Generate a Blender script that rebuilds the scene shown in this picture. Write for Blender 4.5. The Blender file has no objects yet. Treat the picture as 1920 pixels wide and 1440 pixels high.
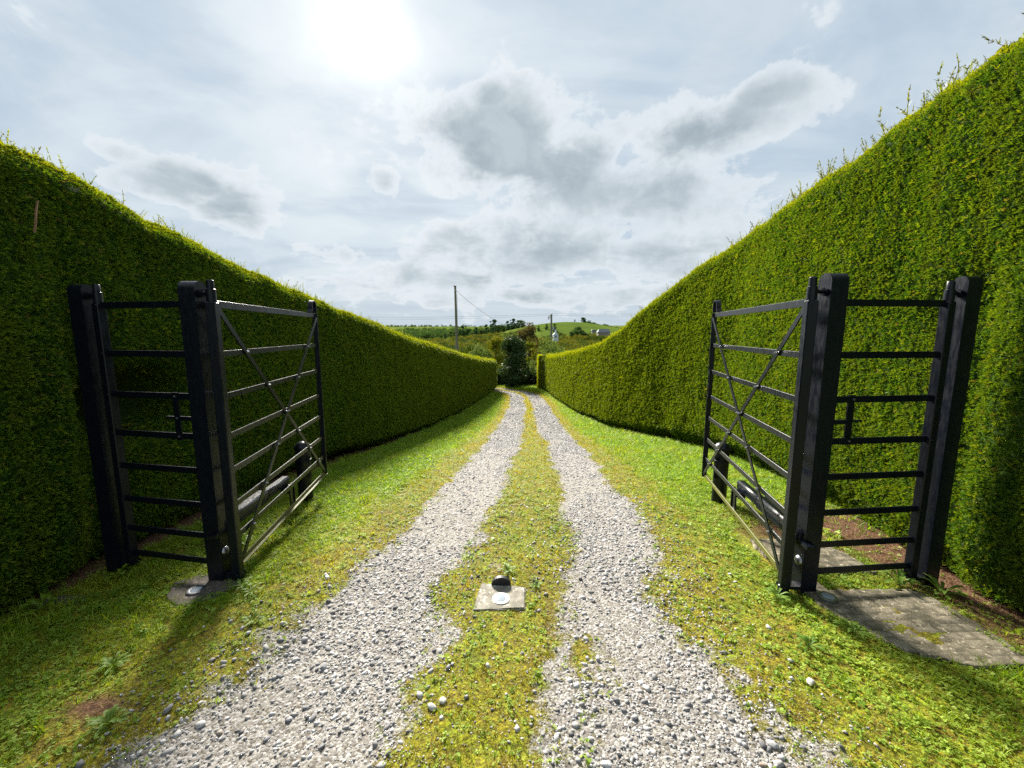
import bpy, bmesh, math
import numpy as np
from mathutils import Vector, Matrix

R = math.radians
rng = np.random.default_rng(11)
S = bpy.context.scene
C = S.collection

# ------------------------------------------------------------------ camera
CAM_H = 1.60
PITCH = math.degrees(math.atan(97 / 740.0))
cam_d = bpy.data.cameras.new('camera')
cam = bpy.data.objects.new('camera', cam_d)
C.objects.link(cam)
cam.location = (0, 0, CAM_H)
cam.rotation_euler = (R(90 - PITCH), 0, 0)
cam_d.sensor_width = 36
cam_d.lens = 740 / 1920 * 36
cam_d.clip_start = 0.05
cam_d.clip_end = 20000
S.camera = cam

# ------------------------------------------------------------------ light
SUN_AZ, SUN_EL = -18.2, 33.3          # degrees left of +Y, above the horizon
sun_dir = Vector((math.sin(R(SUN_AZ)) * math.cos(R(SUN_EL)), math.cos(R(SUN_AZ)) * math.cos(R(SUN_EL)), math.sin(R(SUN_EL))))
sl = bpy.data.lights.new('sun', 'SUN')
sl.energy = 4.1
sl.angle = R(12)
sl.color = (1.0, 0.945, 0.84)
so = bpy.data.objects.new('sun', sl)
C.objects.link(so)
so.rotation_euler = sun_dir.to_track_quat('Z', 'Y').to_euler()
so.location = (-20, 60, 50)

S.view_settings.view_transform = 'Standard'
S.view_settings.look = 'None'
S.view_settings.gamma = 1
S.view_settings.use_curve_mapping = False
S.view_settings.exposure = 2.0
S.cycles.use_denoising = False
S.cycles.max_bounces = 7
S.cycles.diffuse_bounces = 3
S.cycles.transmission_bounces = 3
S.cycles.transparent_max_bounces = 4
S.cycles.sample_clamp_indirect = 6


class NT:
    """small helper for node trees"""
    def __init__(self, tree):
        self.t = tree
        tree.nodes.clear()

    def n(self, typ, **kw):
        nd = self.t.nodes.new(typ)
        for k, v in kw.items():
            setattr(nd, k, v)
        return nd

    def put(self, sock, v):
        if isinstance(v, bpy.types.NodeSocket):
            self.t.links.new(v, sock)
        elif v is not None:
            if hasattr(sock.default_value, '__len__') and not hasattr(v, '__len__'):
                v = [v] * len(sock.default_value)
            if hasattr(sock.default_value, '__len__') and len(sock.default_value) == 4 and len(v) == 3:
                v = (*v, 1)
            sock.default_value = v

    def math(self, op, a, b=0.5, c=0.5, clamp=False):
        nd = self.n('ShaderNodeMath', operation=op, use_clamp=clamp)
        self.put(nd.inputs[0], a); self.put(nd.inputs[1], b); self.put(nd.inputs[2], c)
        return nd.outputs[0]

    def mix(self, fac, a, b, blend='MIX'):
        nd = self.n('ShaderNodeMix', data_type='RGBA', blend_type=blend)
        self.put(nd.inputs[0], fac); self.put(nd.inputs[6], a); self.put(nd.inputs[7], b)
        return nd.outputs[2]

    def sstep(self, v, lo, hi, a=0.0, b=1.0):
        nd = self.n('ShaderNodeMapRange', interpolation_type='SMOOTHSTEP')
        self.put(nd.inputs[0], v); self.put(nd.inputs[1], lo); self.put(nd.inputs[2], hi)
        self.put(nd.inputs[3], a); self.put(nd.inputs[4], b)
        return nd.outputs[0]

    def noise(self, vec, scale, detail=4, rough=0.55, dist=0.0):
        nd = self.n('ShaderNodeTexNoise')
        if vec is not None:
            self.put(nd.inputs['Vector'], vec)
        nd.inputs['Scale'].default_value = scale
        nd.inputs['Detail'].default_value = detail
        nd.inputs['Roughness'].default_value = rough
        nd.inputs['Distortion'].default_value = dist
        return nd.outputs[0]

    def ramp(self, fac, stops):
        nd = self.n('ShaderNodeValToRGB')
        e = nd.color_ramp.elements
        while len(e) < len(stops):
            e.new(0.5)
        for i, (p, c) in enumerate(stops):
            e[i].position = p
            e[i].color = (*c, 1)
        self.put(nd.inputs[0], fac)
        return nd.outputs[0]

    def attr(self, name, typ='GEOMETRY'):
        nd = self.n('ShaderNodeAttribute', attribute_type=typ, attribute_name=name)
        return nd.outputs['Fac']

    def scaled(self, vec, sc):
        nd = self.n('ShaderNodeVectorMath', operation='MULTIPLY')
        self.put(nd.inputs[0], vec)
        nd.inputs[1].default_value = sc
        return nd.outputs[0]


# ------------------------------------------------------------------ sky
W = bpy.data.worlds.new('World')
S.world = W
W.use_nodes = True
w = NT(W.node_tree)
tc = w.n('ShaderNodeTexCoord').outputs['Generated']
sep = w.n('ShaderNodeSeparateXYZ')
w.put(sep.inputs[0], tc)
dx, dy, dz = sep.outputs
az = w.math('MULTIPLY', w.math('ARCTAN2', dx, dy), 180 / math.pi)
el = w.math('MULTIPLY', w.math('ARCSINE', dz), 180 / math.pi)
sky = w.n('ShaderNodeTexSky', sky_type='NISHITA', sun_disc=False)
sky.sun_elevation = R(SUN_EL)
sky.sun_rotation = R(SUN_AZ)
sky.air_density = 1.2
sky.dust_density = 2.0
den = w.math('ADD', w.math('MAXIMUM', dz, 0.0), 0.22)
comb = w.n('ShaderNodeCombineXYZ')
w.put(comb.inputs[0], w.math('DIVIDE', dx, den))
w.put(comb.inputs[1], w.math('DIVIDE', dy, den))
plane = comb.outputs[0]
n1 = w.noise(plane, 2.4, 10, 0.60, 0.35)
n2 = w.noise(w.scaled(plane, (1.0, 2.2, 1.0)), 0.9, 6, 0.55, 0.8)
n3 = w.noise(tc, 7.0, 9, 0.64, 0.25)
n4 = w.noise(tc, 20.0, 5, 0.6, 0.1)
total = None
for (ca, ce, sa, se, amp) in [(-1.5, 24.0, 10.5, 5.6, 1.1), (-6.5, 25.0, 6.0, 4.2, 1.0), (-3, 28.4, 4.4, 2.0, .85), (7, 20.5, 9.5, 6.0, 1.05), (24, 22.8, 10, 3.0, .85), (31, 25.3, 4.2, 1.8, .80),
                              (18, 17.5, 14, 5.0, .78), (2, 11.5, 15, 4.2, .92), (18, 10, 13, 3.2, .72), (-10, 7.5, 11, 2.2, .70), (8, 5, 25, 1.6, .62),
                              (-38, 15.6, 6.0, 2.3, 1.0), (-34, 13.8, 3.8, 2.4, 1.0), (-43, 17, 3, 1.1, .7), (-17, 18.8, 2.6, 1.6, .72), (-22, 10, 6, 1.2, .55), (-20, 6, 9, 1.2, .5)]:
    a = w.math('POWER', w.math('MULTIPLY', w.math('SUBTRACT', az, ca), 1 / sa), 2.0)
    b = w.math('POWER', w.math('MULTIPLY', w.math('SUBTRACT', el, ce), 1 / se), 2.0)
    g = w.math('MULTIPLY', w.math('EXPONENT', w.math('MULTIPLY', w.math('ADD', a, b), -0.9)), amp)
    total = g if total is None else w.math('MAXIMUM', total, g)
front = w.math('GREATER_THAN', dy, 0.0)
total = w.math('MULTIPLY', total, front)
nn = w.math('ADD', w.math('MULTIPLY', n1, 0.5), w.math('MULTIPLY', n3, 0.5))
field = w.math('ADD', w.math('MULTIPLY', total, 0.42), w.math('MULTIPLY', w.math('SUBTRACT', nn, 0.5), 1.35))
edge = w.sstep(field, 0.085, 0.145)
dens = w.sstep(w.math('ADD', field, w.math('MULTIPLY', w.math('SUBTRACT', n4, 0.5), 0.22)), 0.13, 0.44)
dot = w.n('ShaderNodeVectorMath', operation='DOT_PRODUCT')
w.put(dot.inputs[0], tc)
dot.inputs[1].default_value = sun_dir
ang = w.math('MULTIPLY', w.math('ARCCOSINE', w.math('MINIMUM', dot.outputs['Value'], 0.99999)), 180 / math.pi)
hw = w.math('MULTIPLY_ADD', n1, 1.1, 0.45)
halo1 = w.math('EXPONENT', w.math('MULTIPLY', w.math('POWER', w.math('MULTIPLY', ang, 1 / 3.5), 2.0), -1.0))
halo2 = w.math('EXPONENT', w.math('MULTIPLY', ang, -1 / 11.0))
veil = w.mix(w.sstep(n2, 0.36, 0.66), (0.195, 0.240, 0.287), (0.262, 0.300, 0.330))
veil = w.mix(w.math('MULTIPLY', w.sstep(n1, 0.40, 0.62), 0.45), veil, (0.295, 0.325, 0.345))
veil = w.mix(0.975, w.mix(1.0, sky.outputs[0], (0.075, 0.075, 0.075), 'MULTIPLY'), veil)
hz = w.sstep(el, 0.0, 9.0, 1.0, 0.0)
veil = w.mix(w.math('MULTIPLY', hz, 0.7), veil, (0.225, 0.265, 0.298))
cl = w.mix(w.math('MULTIPLY', edge, 0.62), veil, (0.335, 0.355, 0.37))
cl = w.mix(w.math('MULTIPLY', dens, 0.95), cl, w.mix(w.sstep(n3, 0.36, 0.66), (0.128, 0.160, 0.184), (0.205, 0.236, 0.258)))
glow = w.mix(1.0, w.mix(w.math('MULTIPLY', halo1, hw), (0, 0, 0), (0.16, 0.152, 0.128)), w.mix(w.math('MULTIPLY', halo2, hw), (0, 0, 0), (0.08, 0.077, 0.068)), 'ADD')
fin = w.mix(1.0, cl, w.mix(w.math('MULTIPLY', dens, 0.6), glow, (0, 0, 0)), 'ADD')
bg = w.n('ShaderNodeBackground')
w.put(bg.inputs[0], fin)
bg.inputs[1].default_value = 0.62
w.t.links.new(bg.outputs[0], w.n('ShaderNodeOutputWorld').inputs[0])


# ------------------------------------------------------------------ helpers
def mat(name):
    m = bpy.data.materials.new(name)
    m.use_nodes = True
    return m, NT(m.node_tree)


def out(t, sh, disp=None):
    o = t.n('ShaderNodeOutputMaterial')
    t.t.links.new(sh, o.inputs[0])


def principled(t, color, rough=0.6, spec=0.5, bump=None, bstr=0.3, bdist=0.01, metallic=0.0, coat=0.0):
    p = t.n('ShaderNodeBsdfPrincipled')
    t.put(p.inputs['Base Color'], color)
    t.put(p.inputs['Roughness'], rough)
    t.put(p.inputs['Specular IOR Level'], spec)
    t.put(p.inputs['Metallic'], metallic)
    p.inputs['Coat Weight'].default_value = coat
    if bump is not None:
        b = t.n('ShaderNodeBump')
        b.inputs['Strength'].default_value = bstr
        b.inputs['Distance'].default_value = bdist
        t.put(b.inputs['Height'], bump)
        t.t.links.new(b.outputs[0], p.inputs['Normal'])
    return p.outputs[0]


def leaf_mat(name, stops, trans=0.4, tcol=(1.25, 1.15, 0.5), rough=0.55, wscale=None, wcols=None, tint=None, spec=0.3, olive=None):
    """leaf: colour by instance random, drifted by world noise, lets light through"""
    m, t = mat(name)
    oi = t.n('ShaderNodeObjectInfo').outputs['Random']
    col = t.ramp(oi, stops)
    pos = t.n('ShaderNodeNewGeometry').outputs['Position']
    if wscale:
        nz = t.noise(t.scaled(pos, wscale), 1.0, 4, 0.6)
        col = t.mix(t.sstep(nz, 0.42, 0.68), col, wcols, 'MIX') if len(wcols) == 3 else col
    if olive is not None:
        nb = t.noise(t.scaled(pos, (1.0, 1.0, .6)), 3.1, 5, .68)
        col = t.mix(t.sstep(nb, .60, .74, 0, .6), col, (.11, .085, .025))
        sy = t.n('ShaderNodeSeparateXYZ')
        t.put(sy.inputs[0], pos)
        col = t.mix(t.sstep(sy.outputs[1], 3.0, 15.0, 0, .6), col, olive)
    if tint is not None:
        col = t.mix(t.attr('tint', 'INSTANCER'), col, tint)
    p = principled(t, col, rough, spec)
    tr = t.n('ShaderNodeBsdfTranslucent')
    t.put(tr.inputs[0], t.mix(1.0, col, tcol, 'MULTIPLY'))
    mx = t.n('ShaderNodeMixShader')
    mx.inputs[0].default_value = trans
    t.t.links.new(p, mx.inputs[1]); t.t.links.new(tr.outputs[0], mx.inputs[2])
    out(t, mx.outputs[0])
    return m


def mesh_from(name, V, F, m=None, smooth=False):
    me = bpy.data.meshes.new(name)
    V = np.asarray(V, dtype=np.float32)
    if isinstance(F, np.ndarray):
        k = F.shape[1]
        me.vertices.add(len(V)); me.vertices.foreach_set('co', V.ravel())
        me.loops.add(F.size); me.loops.foreach_set('vertex_index', F.ravel().astype(np.int32))
        me.polygons.add(len(F))
        me.polygons.foreach_set('loop_start', np.arange(0, F.size, k, dtype=np.int32))
        me.update(calc_edges=True)
    else:
        me.from_pydata([tuple(map(float, v)) for v in V], [], F)
        me.update()
    if m:
        me.materials.append(m)
    if smooth:
        me.polygons.foreach_set('use_smooth', np.ones(len(me.polygons), dtype=bool))
    return me


def link(name, me, parent=None, loc=None):
    o = bpy.data.objects.new(name, me)
    C.objects.link(o)
    if parent:
        o.parent = parent
    if loc is not None:
        o.location = loc
    return o


def tag(o, label=None, cat=None, group=None, kind=None):
    for k, v in (('label', label), ('category', cat), ('group', group), ('kind', kind)):
        if v:
            o[k] = v
    return o


def empty(name, loc, rz=0.0):
    o = bpy.data.objects.new(name, None)
    C.objects.link(o)
    o.location = loc
    o.rotation_euler = (0, 0, rz)
    o.empty_display_size = 0.1
    return o


def copy_tree(o, parent=None):
    c = o.copy()
    C.objects.link(c)
    if parent:
        c.parent = parent
    for ch in list(o.children):
        copy_tree(ch, c)
    return c


class MB:
    """collects simple solids into one mesh"""
    def __init__(self):
        self.bm = bmesh.new()

    def box(self, c, d, bevel=0.0, rot=None):
        b = bmesh.new()
        bmesh.ops.create_cube(b, size=1)
        bmesh.ops.scale(b, vec=d, verts=b.verts)
        if bevel:
            bmesh.ops.bevel(b, geom=b.edges[:], offset=bevel, segments=1, affect='EDGES', profile=0.5)
        M = Matrix.Translation(c)
        if rot is not None:
            M = M @ rot.to_4x4()
        b.transform(M)
        self._add(b)
        return self

    def bar(self, a, b_, w_, h_, up=(0, 0, 1), bevel=0.0):
        """flat bar from a to b; w_ along the side axis, h_ along up"""
        a = Vector(a); b_ = Vector(b_)
        d = b_ - a
        x = d.normalized()
        u = Vector(up)
        y = u.cross(x).normalized()
        z = x.cross(y)
        rot = Matrix((x, y, z)).transposed()
        return self.box((a + b_) / 2, (d.length, w_, h_), bevel, rot)

    def cyl(self, a, b_, r, r2=None, seg=14):
        a = Vector(a); b_ = Vector(b_)
        d = b_ - a
        b = bmesh.new()
        bmesh.ops.create_cone(b, cap_ends=True, segments=seg, radius1=r, radius2=r if r2 is None else r2, depth=d.length)
        b.transform(Matrix.Translation((a + b_) / 2) @ d.to_track_quat('Z', 'Y').to_matrix().to_4x4())
        self._add(b)
        return self

    def lathe(self, prof, seg=20, loc=(0, 0, 0)):
        b = bmesh.new()
        rings = []
        for (r, z) in prof:
            rings.append([b.verts.new((r * math.cos(2 * math.pi * i / seg), r * math.sin(2 * math.pi * i / seg), z)) for i in range(seg)])
        for q in range(len(rings) - 1):
            for i in range(seg):
                b.faces.new((rings[q][i], rings[q][(i + 1) % seg], rings[q + 1][(i + 1) % seg], rings[q + 1][i]))
        b.faces.new(rings[-1])
        b.faces.new(list(reversed(rings[0])))
        b.transform(Matrix.Translation(loc))
        self._add(b)
        return self

    def tube(self, pts, r, seg=6):
        pts = [Vector(p) for p in pts]
        b = bmesh.new()
        rings = []
        for i, p in enumerate(pts):
            d = (pts[min(i + 1, len(pts) - 1)] - pts[max(i - 1, 0)]).normalized()
            q = d.to_track_quat('Z', 'Y')
            rr = r[i] if hasattr(r, '__len__') else r
            rings.append([b.verts.new(p + q @ Vector((rr * math.cos(2 * math.pi * k / seg), rr * math.sin(2 * math.pi * k / seg), 0))) for k in range(seg)])
        for q in range(len(rings) - 1):
            for k in range(seg):
                b.faces.new((rings[q][k], rings[q][(k + 1) % seg], rings[q + 1][(k + 1) % seg], rings[q + 1][k]))
        b.faces.new(rings[-1]); b.faces.new(list(reversed(rings[0])))
        self._add(b)
        return self

    def _add(self, b):
        me = bpy.data.meshes.new('tmp')
        b.to_mesh(me)
        b.free()
        self.bm.from_mesh(me)
        bpy.data.meshes.remove(me)

    def build(self, name, m, parent=None, smooth=False, loc=None):
        bmesh.ops.recalc_face_normals(self.bm, faces=self.bm.faces)
        me = bpy.data.meshes.new(name)
        self.bm.to_mesh(me)
        self.bm.free()
        me.materials.append(m)
        if smooth:
            me.polygons.foreach_set('use_smooth', np.ones(len(me.polygons), dtype=bool))
            try:
                me.set_sharp_from_angle(angle=R(38))
            except Exception:
                pass
        return link(name, me, parent, loc)


# value noise in numpy
_P = np.random.default_rng(5).random((256, 256))


def vnoise(x, y):
    xi = np.floor(x).astype(int); yi = np.floor(y).astype(int)
    fx = x - xi; fy = y - yi
    fx = fx * fx * (3 - 2 * fx); fy = fy * fy * (3 - 2 * fy)
    a = _P[xi & 255, yi & 255]; b = _P[(xi + 1) & 255, yi & 255]
    c = _P[xi & 255, (yi + 1) & 255]; d = _P[(xi + 1) & 255, (yi + 1) & 255]
    return (a * (1 - fx) + b * fx) * (1 - fy) + (c * (1 - fx) + d * fx) * fy


def fbm(x, y, sc, oct_=4, g=0.5):
    s = 0; a = 1; tot = 0
    for i in range(oct_):
        s = s + a * vnoise(x * sc + 17.3 * i, y * sc + 9.1 * i)
        tot += a; a *= g; sc *= 2.03
    return s / tot


def sm(x, a, b):
    t = np.clip((x - a) / (b - a), 0, 1)
    return t * t * (3 - 2 * t)


# instancing of uncountable things on computed points
def scatter(name, P, D, scl, variants, parent=None, tint=None, twist_only=False, group_idx=None):
    """P points, D direction of each piece's local Z (or yaw angles when twist_only)"""
    n = len(P)
    me = bpy.data.meshes.new(name)
    me.vertices.add(n)
    me.vertices.foreach_set('co', np.asarray(P, np.float32).ravel())
    rot = np.zeros((n, 3), np.float32)
    if twist_only:
        rot[:, 2] = D
    else:
        D = D / np.linalg.norm(D, axis=1, keepdims=True)
        rot[:, 1] = np.arccos(np.clip(D[:, 2], -1, 1))
        rot[:, 2] = np.arctan2(D[:, 1], D[:, 0])
    scl = np.asarray(scl, np.float32)
    if scl.ndim == 1:
        scl = np.repeat(scl[:, None], 3, 1)
    for nm, typ, dat in (('rot', 'FLOAT_VECTOR', rot), ('scl', 'FLOAT_VECTOR', scl)):
        at = me.attributes.new(nm, typ, 'POINT')
        at.data.foreach_set('vector', np.ascontiguousarray(dat, np.float32).ravel())
    at = me.attributes.new('idx', 'INT', 'POINT')
    at.data.foreach_set('value', (rng.integers(0, len(variants), n) if group_idx is None else group_idx).astype(np.int32))
    at = me.attributes.new('tint', 'FLOAT', 'POINT')
    at.data.foreach_set('value', np.asarray(tint if tint is not None else np.zeros(n), np.float32))
    o = link(name, me, parent)
    col = bpy.data.collections.new(name + '_pieces')
    for i, v in enumerate(variants):
        vo = bpy.data.objects.new('%s_piece_%02d' % (name, i), v)
        col.objects.link(vo)
    ng = bpy.data.node_groups.new(name + '_spread', 'GeometryNodeTree')
    ng.interface.new_socket('Geometry', in_out='INPUT', socket_type='NodeSocketGeometry')
    ng.interface.new_socket('Geometry', in_out='OUTPUT', socket_type='NodeSocketGeometry')
    gi = ng.nodes.new('NodeGroupInput'); go = ng.nodes.new('NodeGroupOutput')
    ci = ng.nodes.new('GeometryNodeCollectionInfo')
    ci.inputs['Collection'].default_value = col
    ci.inputs['Separate Children'].default_value = True
    ci.inputs['Reset Children'].default_value = True
    ip = ng.nodes.new('GeometryNodeInstanceOnPoints')
    ip.inputs['Pick Instance'].default_value = True

    def na(nm, typ):
        x = ng.nodes.new('GeometryNodeInputNamedAttribute')
        x.data_type = typ
        x.inputs[0].default_value = nm
        return [s for s in x.outputs if s.enabled][0]
    L = ng.links.new
    L(gi.outputs[0], ip.inputs['Points']); L(ci.outputs[0], ip.inputs['Instance'])
    L(na('idx', 'INT'), ip.inputs['Instance Index']); L(na('rot', 'FLOAT_VECTOR'), ip.inputs['Rotation'])
    L(na('scl', 'FLOAT_VECTOR'), ip.inputs['Scale'])
    L(ip.outputs[0], go.inputs[0])
    md = o.modifiers.new('spread', 'NODES')
    md.node_group = ng
    o['kind'] = 'stuff'
    return o


# ------------------------------------------------------------------ the lie of the land
GY = np.array([-60, 1.6, 2.6, 3.7, 5.1, 8.6, 13, 18, 25, 30, 34, 40, 60.]); GZ = np.array([0, 0, -.03, -.135, -.34, -.95, -1.68, -2.22, -2.67, -2.84, -2.95, -3.1, -3.4])
_yy = np.linspace(-60, 60, 2401)
_zz = np.interp(_yy, GY, GZ)
_k = np.exp(-np.linspace(-2, 2, 21) ** 2); _k /= _k.sum()
_zz = np.convolve(np.pad(_zz, 10, mode='edge'), _k, 'valid')


def gz(y):
    return np.interp(y, _yy, _zz)


LANE = {  # edges of the two wheel tracks: (x, y)
    'LL': [(-1.62, -3), (-1.52, 1.0), (-1.46, 1.26), (-1.32, 1.57), (-1.17, 1.88), (-1.03, 2.5), (-.95, 2.97), (-.87, 3.71), (-.78, 5.13), (-.69, 8.68), (-.52, 12.97), (-.34, 16.33), (-.15, 20.62), (.06, 24.92), (-.02, 27.0), (-.5, 28.4), (-1.4, 29.9), (-4, 32.2)],
    'LR': [(-.42, -3), (-.42, 1.0), (-.42, 1.57), (-.41, 1.88), (-.37, 2.5), (-.31, 2.97), (-.22, 3.71), (-.09, 5.13), (.16, 8.68), (.33, 12.97), (.47, 16.33), (.68, 21.5), (.70, 25.2), (.55, 27.3), (.1, 28.7), (-.6, 29.7), (-1.6, 30.7), (-4, 32.9)],
    'RL': [(.02, -3), (.05, 1.0), (.1, 1.4), (.19, 1.66), (.27, 2.0), (.36, 2.5), (.44, 2.97), (.52, 3.71), (.65, 5.13), (.80, 8.68), (.90, 12.97), (1.01, 16.33), (1.2, 21.8), (1.2, 25.6), (.95, 27.9), (.3, 29.3), (-.5, 30.25), (-1.5, 31.15), (-4, 33.2)],
    'RR': [(1.3, -3), (1.22, 1.0), (1.18, 1.26), (1.08, 1.57), (1.04, 1.88), (1.06, 2.5), (1.12, 2.97), (1.21, 3.71), (1.34, 5.13), (1.57, 8.68), (1.76, 12.97), (1.88, 16.33), (2.02, 22.31), (1.9, 26.0), (1.5, 28.3), (.75, 29.8), (-.3, 31.0), (-1.4, 31.8), (-4, 33.9)],
}


def dense(pl, n=140):
    pl = np.array(pl, float)
    t = np.r_[0, np.cumsum(np.hypot(*np.diff(pl, axis=0).T))]
    q = np.linspace(0, 1, n) ** 1.6 * t[-1]
    return np.c_[np.interp(q, t, pl[:, 0]), np.interp(q, t, pl[:, 1])]


def strips():
    res = []
    for a, b in (('LL', 'LR'), ('RL', 'RR')):
        A = np.array(LANE[a], float); B = np.array(LANE[b], float)
        n = 160
        def rs(pl):
            t = np.r_[0, np.cumsum(np.hypot(*np.diff(pl, axis=0).T))]
            q = np.linspace(0, 1, n) * t[-1]
            return np.c_[np.interp(q, t, pl[:, 0]), np.interp(q, t, pl[:, 1])]
        A, B = rs(A), rs(B)
        res.append(((A + B) / 2, np.hypot(*(A - B).T) / 2))
    return res


STRIPS = strips()


def lane_sd(x, y):
    """signed metres inside the wheel tracks (positive inside)"""
    best = np.full(x.shape, -9.0)
    for cpts, hw in STRIPS:
        for i in range(len(cpts)):
            pass
        # segment-wise distance, coarse then exact enough
        a = cpts[:-1]; d = cpts[1:] - a; L2 = (d ** 2).sum(1)
        for i in range(len(a)):
            m = (np.abs(y - (a[i, 1] + d[i, 1] / 2)) < 2.2)
            if not m.any():
                continue
            px = x[m] - a[i, 0]; py = y[m] - a[i, 1]
            t = np.clip((px * d[i, 0] + py * d[i, 1]) / L2[i], 0, 1)
            dist = np.hypot(px - t * d[i, 0], py - t * d[i, 1])
            val = hw[i] * (1 - t) + hw[min(i + 1, len(hw) - 1)] * t - dist
            best[m] = np.maximum(best[m], val)
    return best


def gravel_mask(x, y):
    sd = lane_sd(x, y)
    nz = (fbm(x, y, 3.0, 4, 0.6) - 0.5) * 0.34 + (fbm(x + 40, y, 11.0, 3, 0.6) - 0.5) * 0.20
    near = np.clip((4.0 - y) / 3.0, 0, 1)
    # loose stone spread behind the stop block and along the middle strip near the camera
    patch = np.exp(-(((x + .05) / .17) ** 2 + ((y - 2.58) / .13) ** 2)) * 0.32 + np.exp(-(((x - .36) / .10) ** 2 + ((y - 5.6) / .5) ** 2)) * .25
    w_ = 0.08 + 0.17 * near
    mid = sm(fbm(x + 70, y * .55, 2.3, 4), .54, .72) * (.10 + .10 * near)
    return sm(sd + nz * (0.62 + 0.5 * near) + patch * 0.9 - mid, -w_, w_), sd


def bumps(x, y, g, sd):
    z = gz(y) - 0.022 * sm(sd, -0.15, 0.25) + (fbm(x, y, 1.1, 3) - 0.5) * 0.05 * sm(y, 0.3, 2.0) * (1 - 0.6 * g)
    z = z + (fbm(x + 9, y + 3, 9, 3) - 0.5) * 0.022 * (1 - 0.65 * g)
    return z


def ground_z(x, y):
    x = np.atleast_1d(np.asarray(x, float)); y = np.atleast_1d(np.asarray(y, float))
    g, sd = gravel_mask(x, y)
    return bumps(x, y, g, sd)


def gz1(x, y):
    return float(ground_z(x, y)[0])


# ------------------------------------------------------------------ ground materials
def ground_material():
    m, t = mat('moss_and_gravel')
    g = t.attr('gravel')
    far = t.attr('lush')
    pos = t.n('ShaderNodeNewGeometry').outputs['Position']
    nA = t.noise(pos, 55, 5, 0.7)
    nB = t.noise(pos, 7, 5, 0.6)
    nC = t.noise(pos, 210, 3, 0.6)
    vor = t.n('ShaderNodeTexVoronoi')
    t.put(vor.inputs['Vector'], pos)
    vor.inputs['Scale'].default_value = 95
    vc = t.n('ShaderNodeSeparateColor')
    t.put(vc.inputs[0], vor.outputs['Color'])
    grit = t.ramp(vc.outputs[0], [(0, (.065, .060, .053)), (.35, (.175, .166, .155)), (.7, (.275, .268, .257)), (1, (.38, .374, .365))])
    grit = t.mix(t.sstep(nC, .35, .62), t.mix(0.5, grit, (.20, .16, .11)), grit)
    moss = t.ramp(nB, [(.28, (.12, .085, .012)), (.45, (.235, .205, .014)), (.6, (.215, .255, .014)), (.78, (.14, .23, .014))])
    moss = t.mix(t.sstep(nA, .44, .60), t.mix(0.72, moss, (.045, .030, .010)), moss)
    lush = t.mix(nA, (.07, .13, .01), (.15, .25, .010))
    moss = t.mix(far, moss, lush)
    litter = t.attr('litter')
    brown = t.ramp(nA, [(.35, (.035, .018, .010)), (.55, (.12, .065, .035)), (.7, (.22, .13, .07))])
    moss = t.mix(litter, moss, brown)
    fac = t.sstep(t.math('ADD', g, t.math('MULTIPLY', t.math('SUBTRACT', nA, 0.5), 1.1)), .38, .62)
    col = t.mix(fac, moss, grit)
    h = t.math('ADD', t.math('MULTIPLY', vor.outputs['Distance'], -0.6), nA)
    out(t, principled(t, col, .95, .15, h, .5, .012))
    return m


M_GROUND = ground_material()

# near ground: finer towards the camera
xs = np.r_[np.linspace(-5.2, -2.2, 40)[:-1], np.linspace(-2.2, 2.4, 186)[:-1], np.linspace(2.4, 5.6, 44)]
ys = [-4.0]
while ys[-1] < 44:
    ys.append(ys[-1] + (0.25 if ys[-1] < 0.6 else max(0.020, 0.0125 * ys[-1])))
ys = np.array(ys)
GX, GYY = np.meshgrid(xs, ys)
gmask, gsd = gravel_mask(GX.ravel(), GYY.ravel())
gzv = bumps(GX.ravel(), GYY.ravel(), gmask, gsd)
gv = np.c_[GX.ravel(), GYY.ravel(), gzv]
nxx, nyy = len(xs), len(ys)
ii = (np.arange(nyy - 1)[:, None] * nxx + np.arange(nxx - 1)[None, :]).ravel()
quads = np.c_[ii, ii + 1, ii + nxx + 1, ii + nxx]
lush_v = sm(GYY.ravel(), 5, 14) * sm(-gsd, 0.05, 0.5) * .8 + sm(-gsd, 0.35, 0.9) * 0.55 * sm(GYY.ravel(), 2.2, 5)
lush_v = np.clip(lush_v * (0.7 + 0.6 * fbm(GX.ravel(), GYY.ravel(), 2.0)), 0, 1)


def litter_f(x, y):
    n = fbm(x, y, 2.4, 3) - 0.5
    a = sm(x + n * 0.35, 2.52, 2.78) * sm(4.0 - y, 0, 0.6) + np.exp(-(((x - 2.35) / .32) ** 2 + ((y - 3.2) / .55) ** 2)) * 1.1
    b = sm(-x + n * 0.3, 2.78, 2.95)
    soil = np.exp(-(((x + 1.78 + n * .1) / .15) ** 2 + ((y - 1.5 + n * .1) / .06) ** 2)) * 1.2
    return np.clip(np.maximum(np.maximum(a, b), soil), 0, 1)


lit_v = litter_f(gv[:, 0], gv[:, 1])
qg = gmask[quads].mean(1)


def sub_sheet(name, sel, label=None):
    q = quads[sel]
    used, inv = np.unique(q.ravel(), return_inverse=True)
    me = mesh_from(name, gv[used], inv.reshape(q.shape), M_GROUND, True)
    for nm, arr in (('gravel', gmask), ('lush', lush_v), ('litter', lit_v)):
        at = me.attributes.new(nm, 'FLOAT', 'POINT')
        at.data.foreach_set('value', arr[used].astype(np.float32))
    o = link(name, me)
    o['kind'] = 'structure'
    return o


tag(sub_sheet('grass_verge', qg < 0.5), 'mossy grass verges and middle strip of the lane')
tag(sub_sheet('gravel_lane', qg >= 0.5), 'two pale gravel wheel tracks of the lane')


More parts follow.
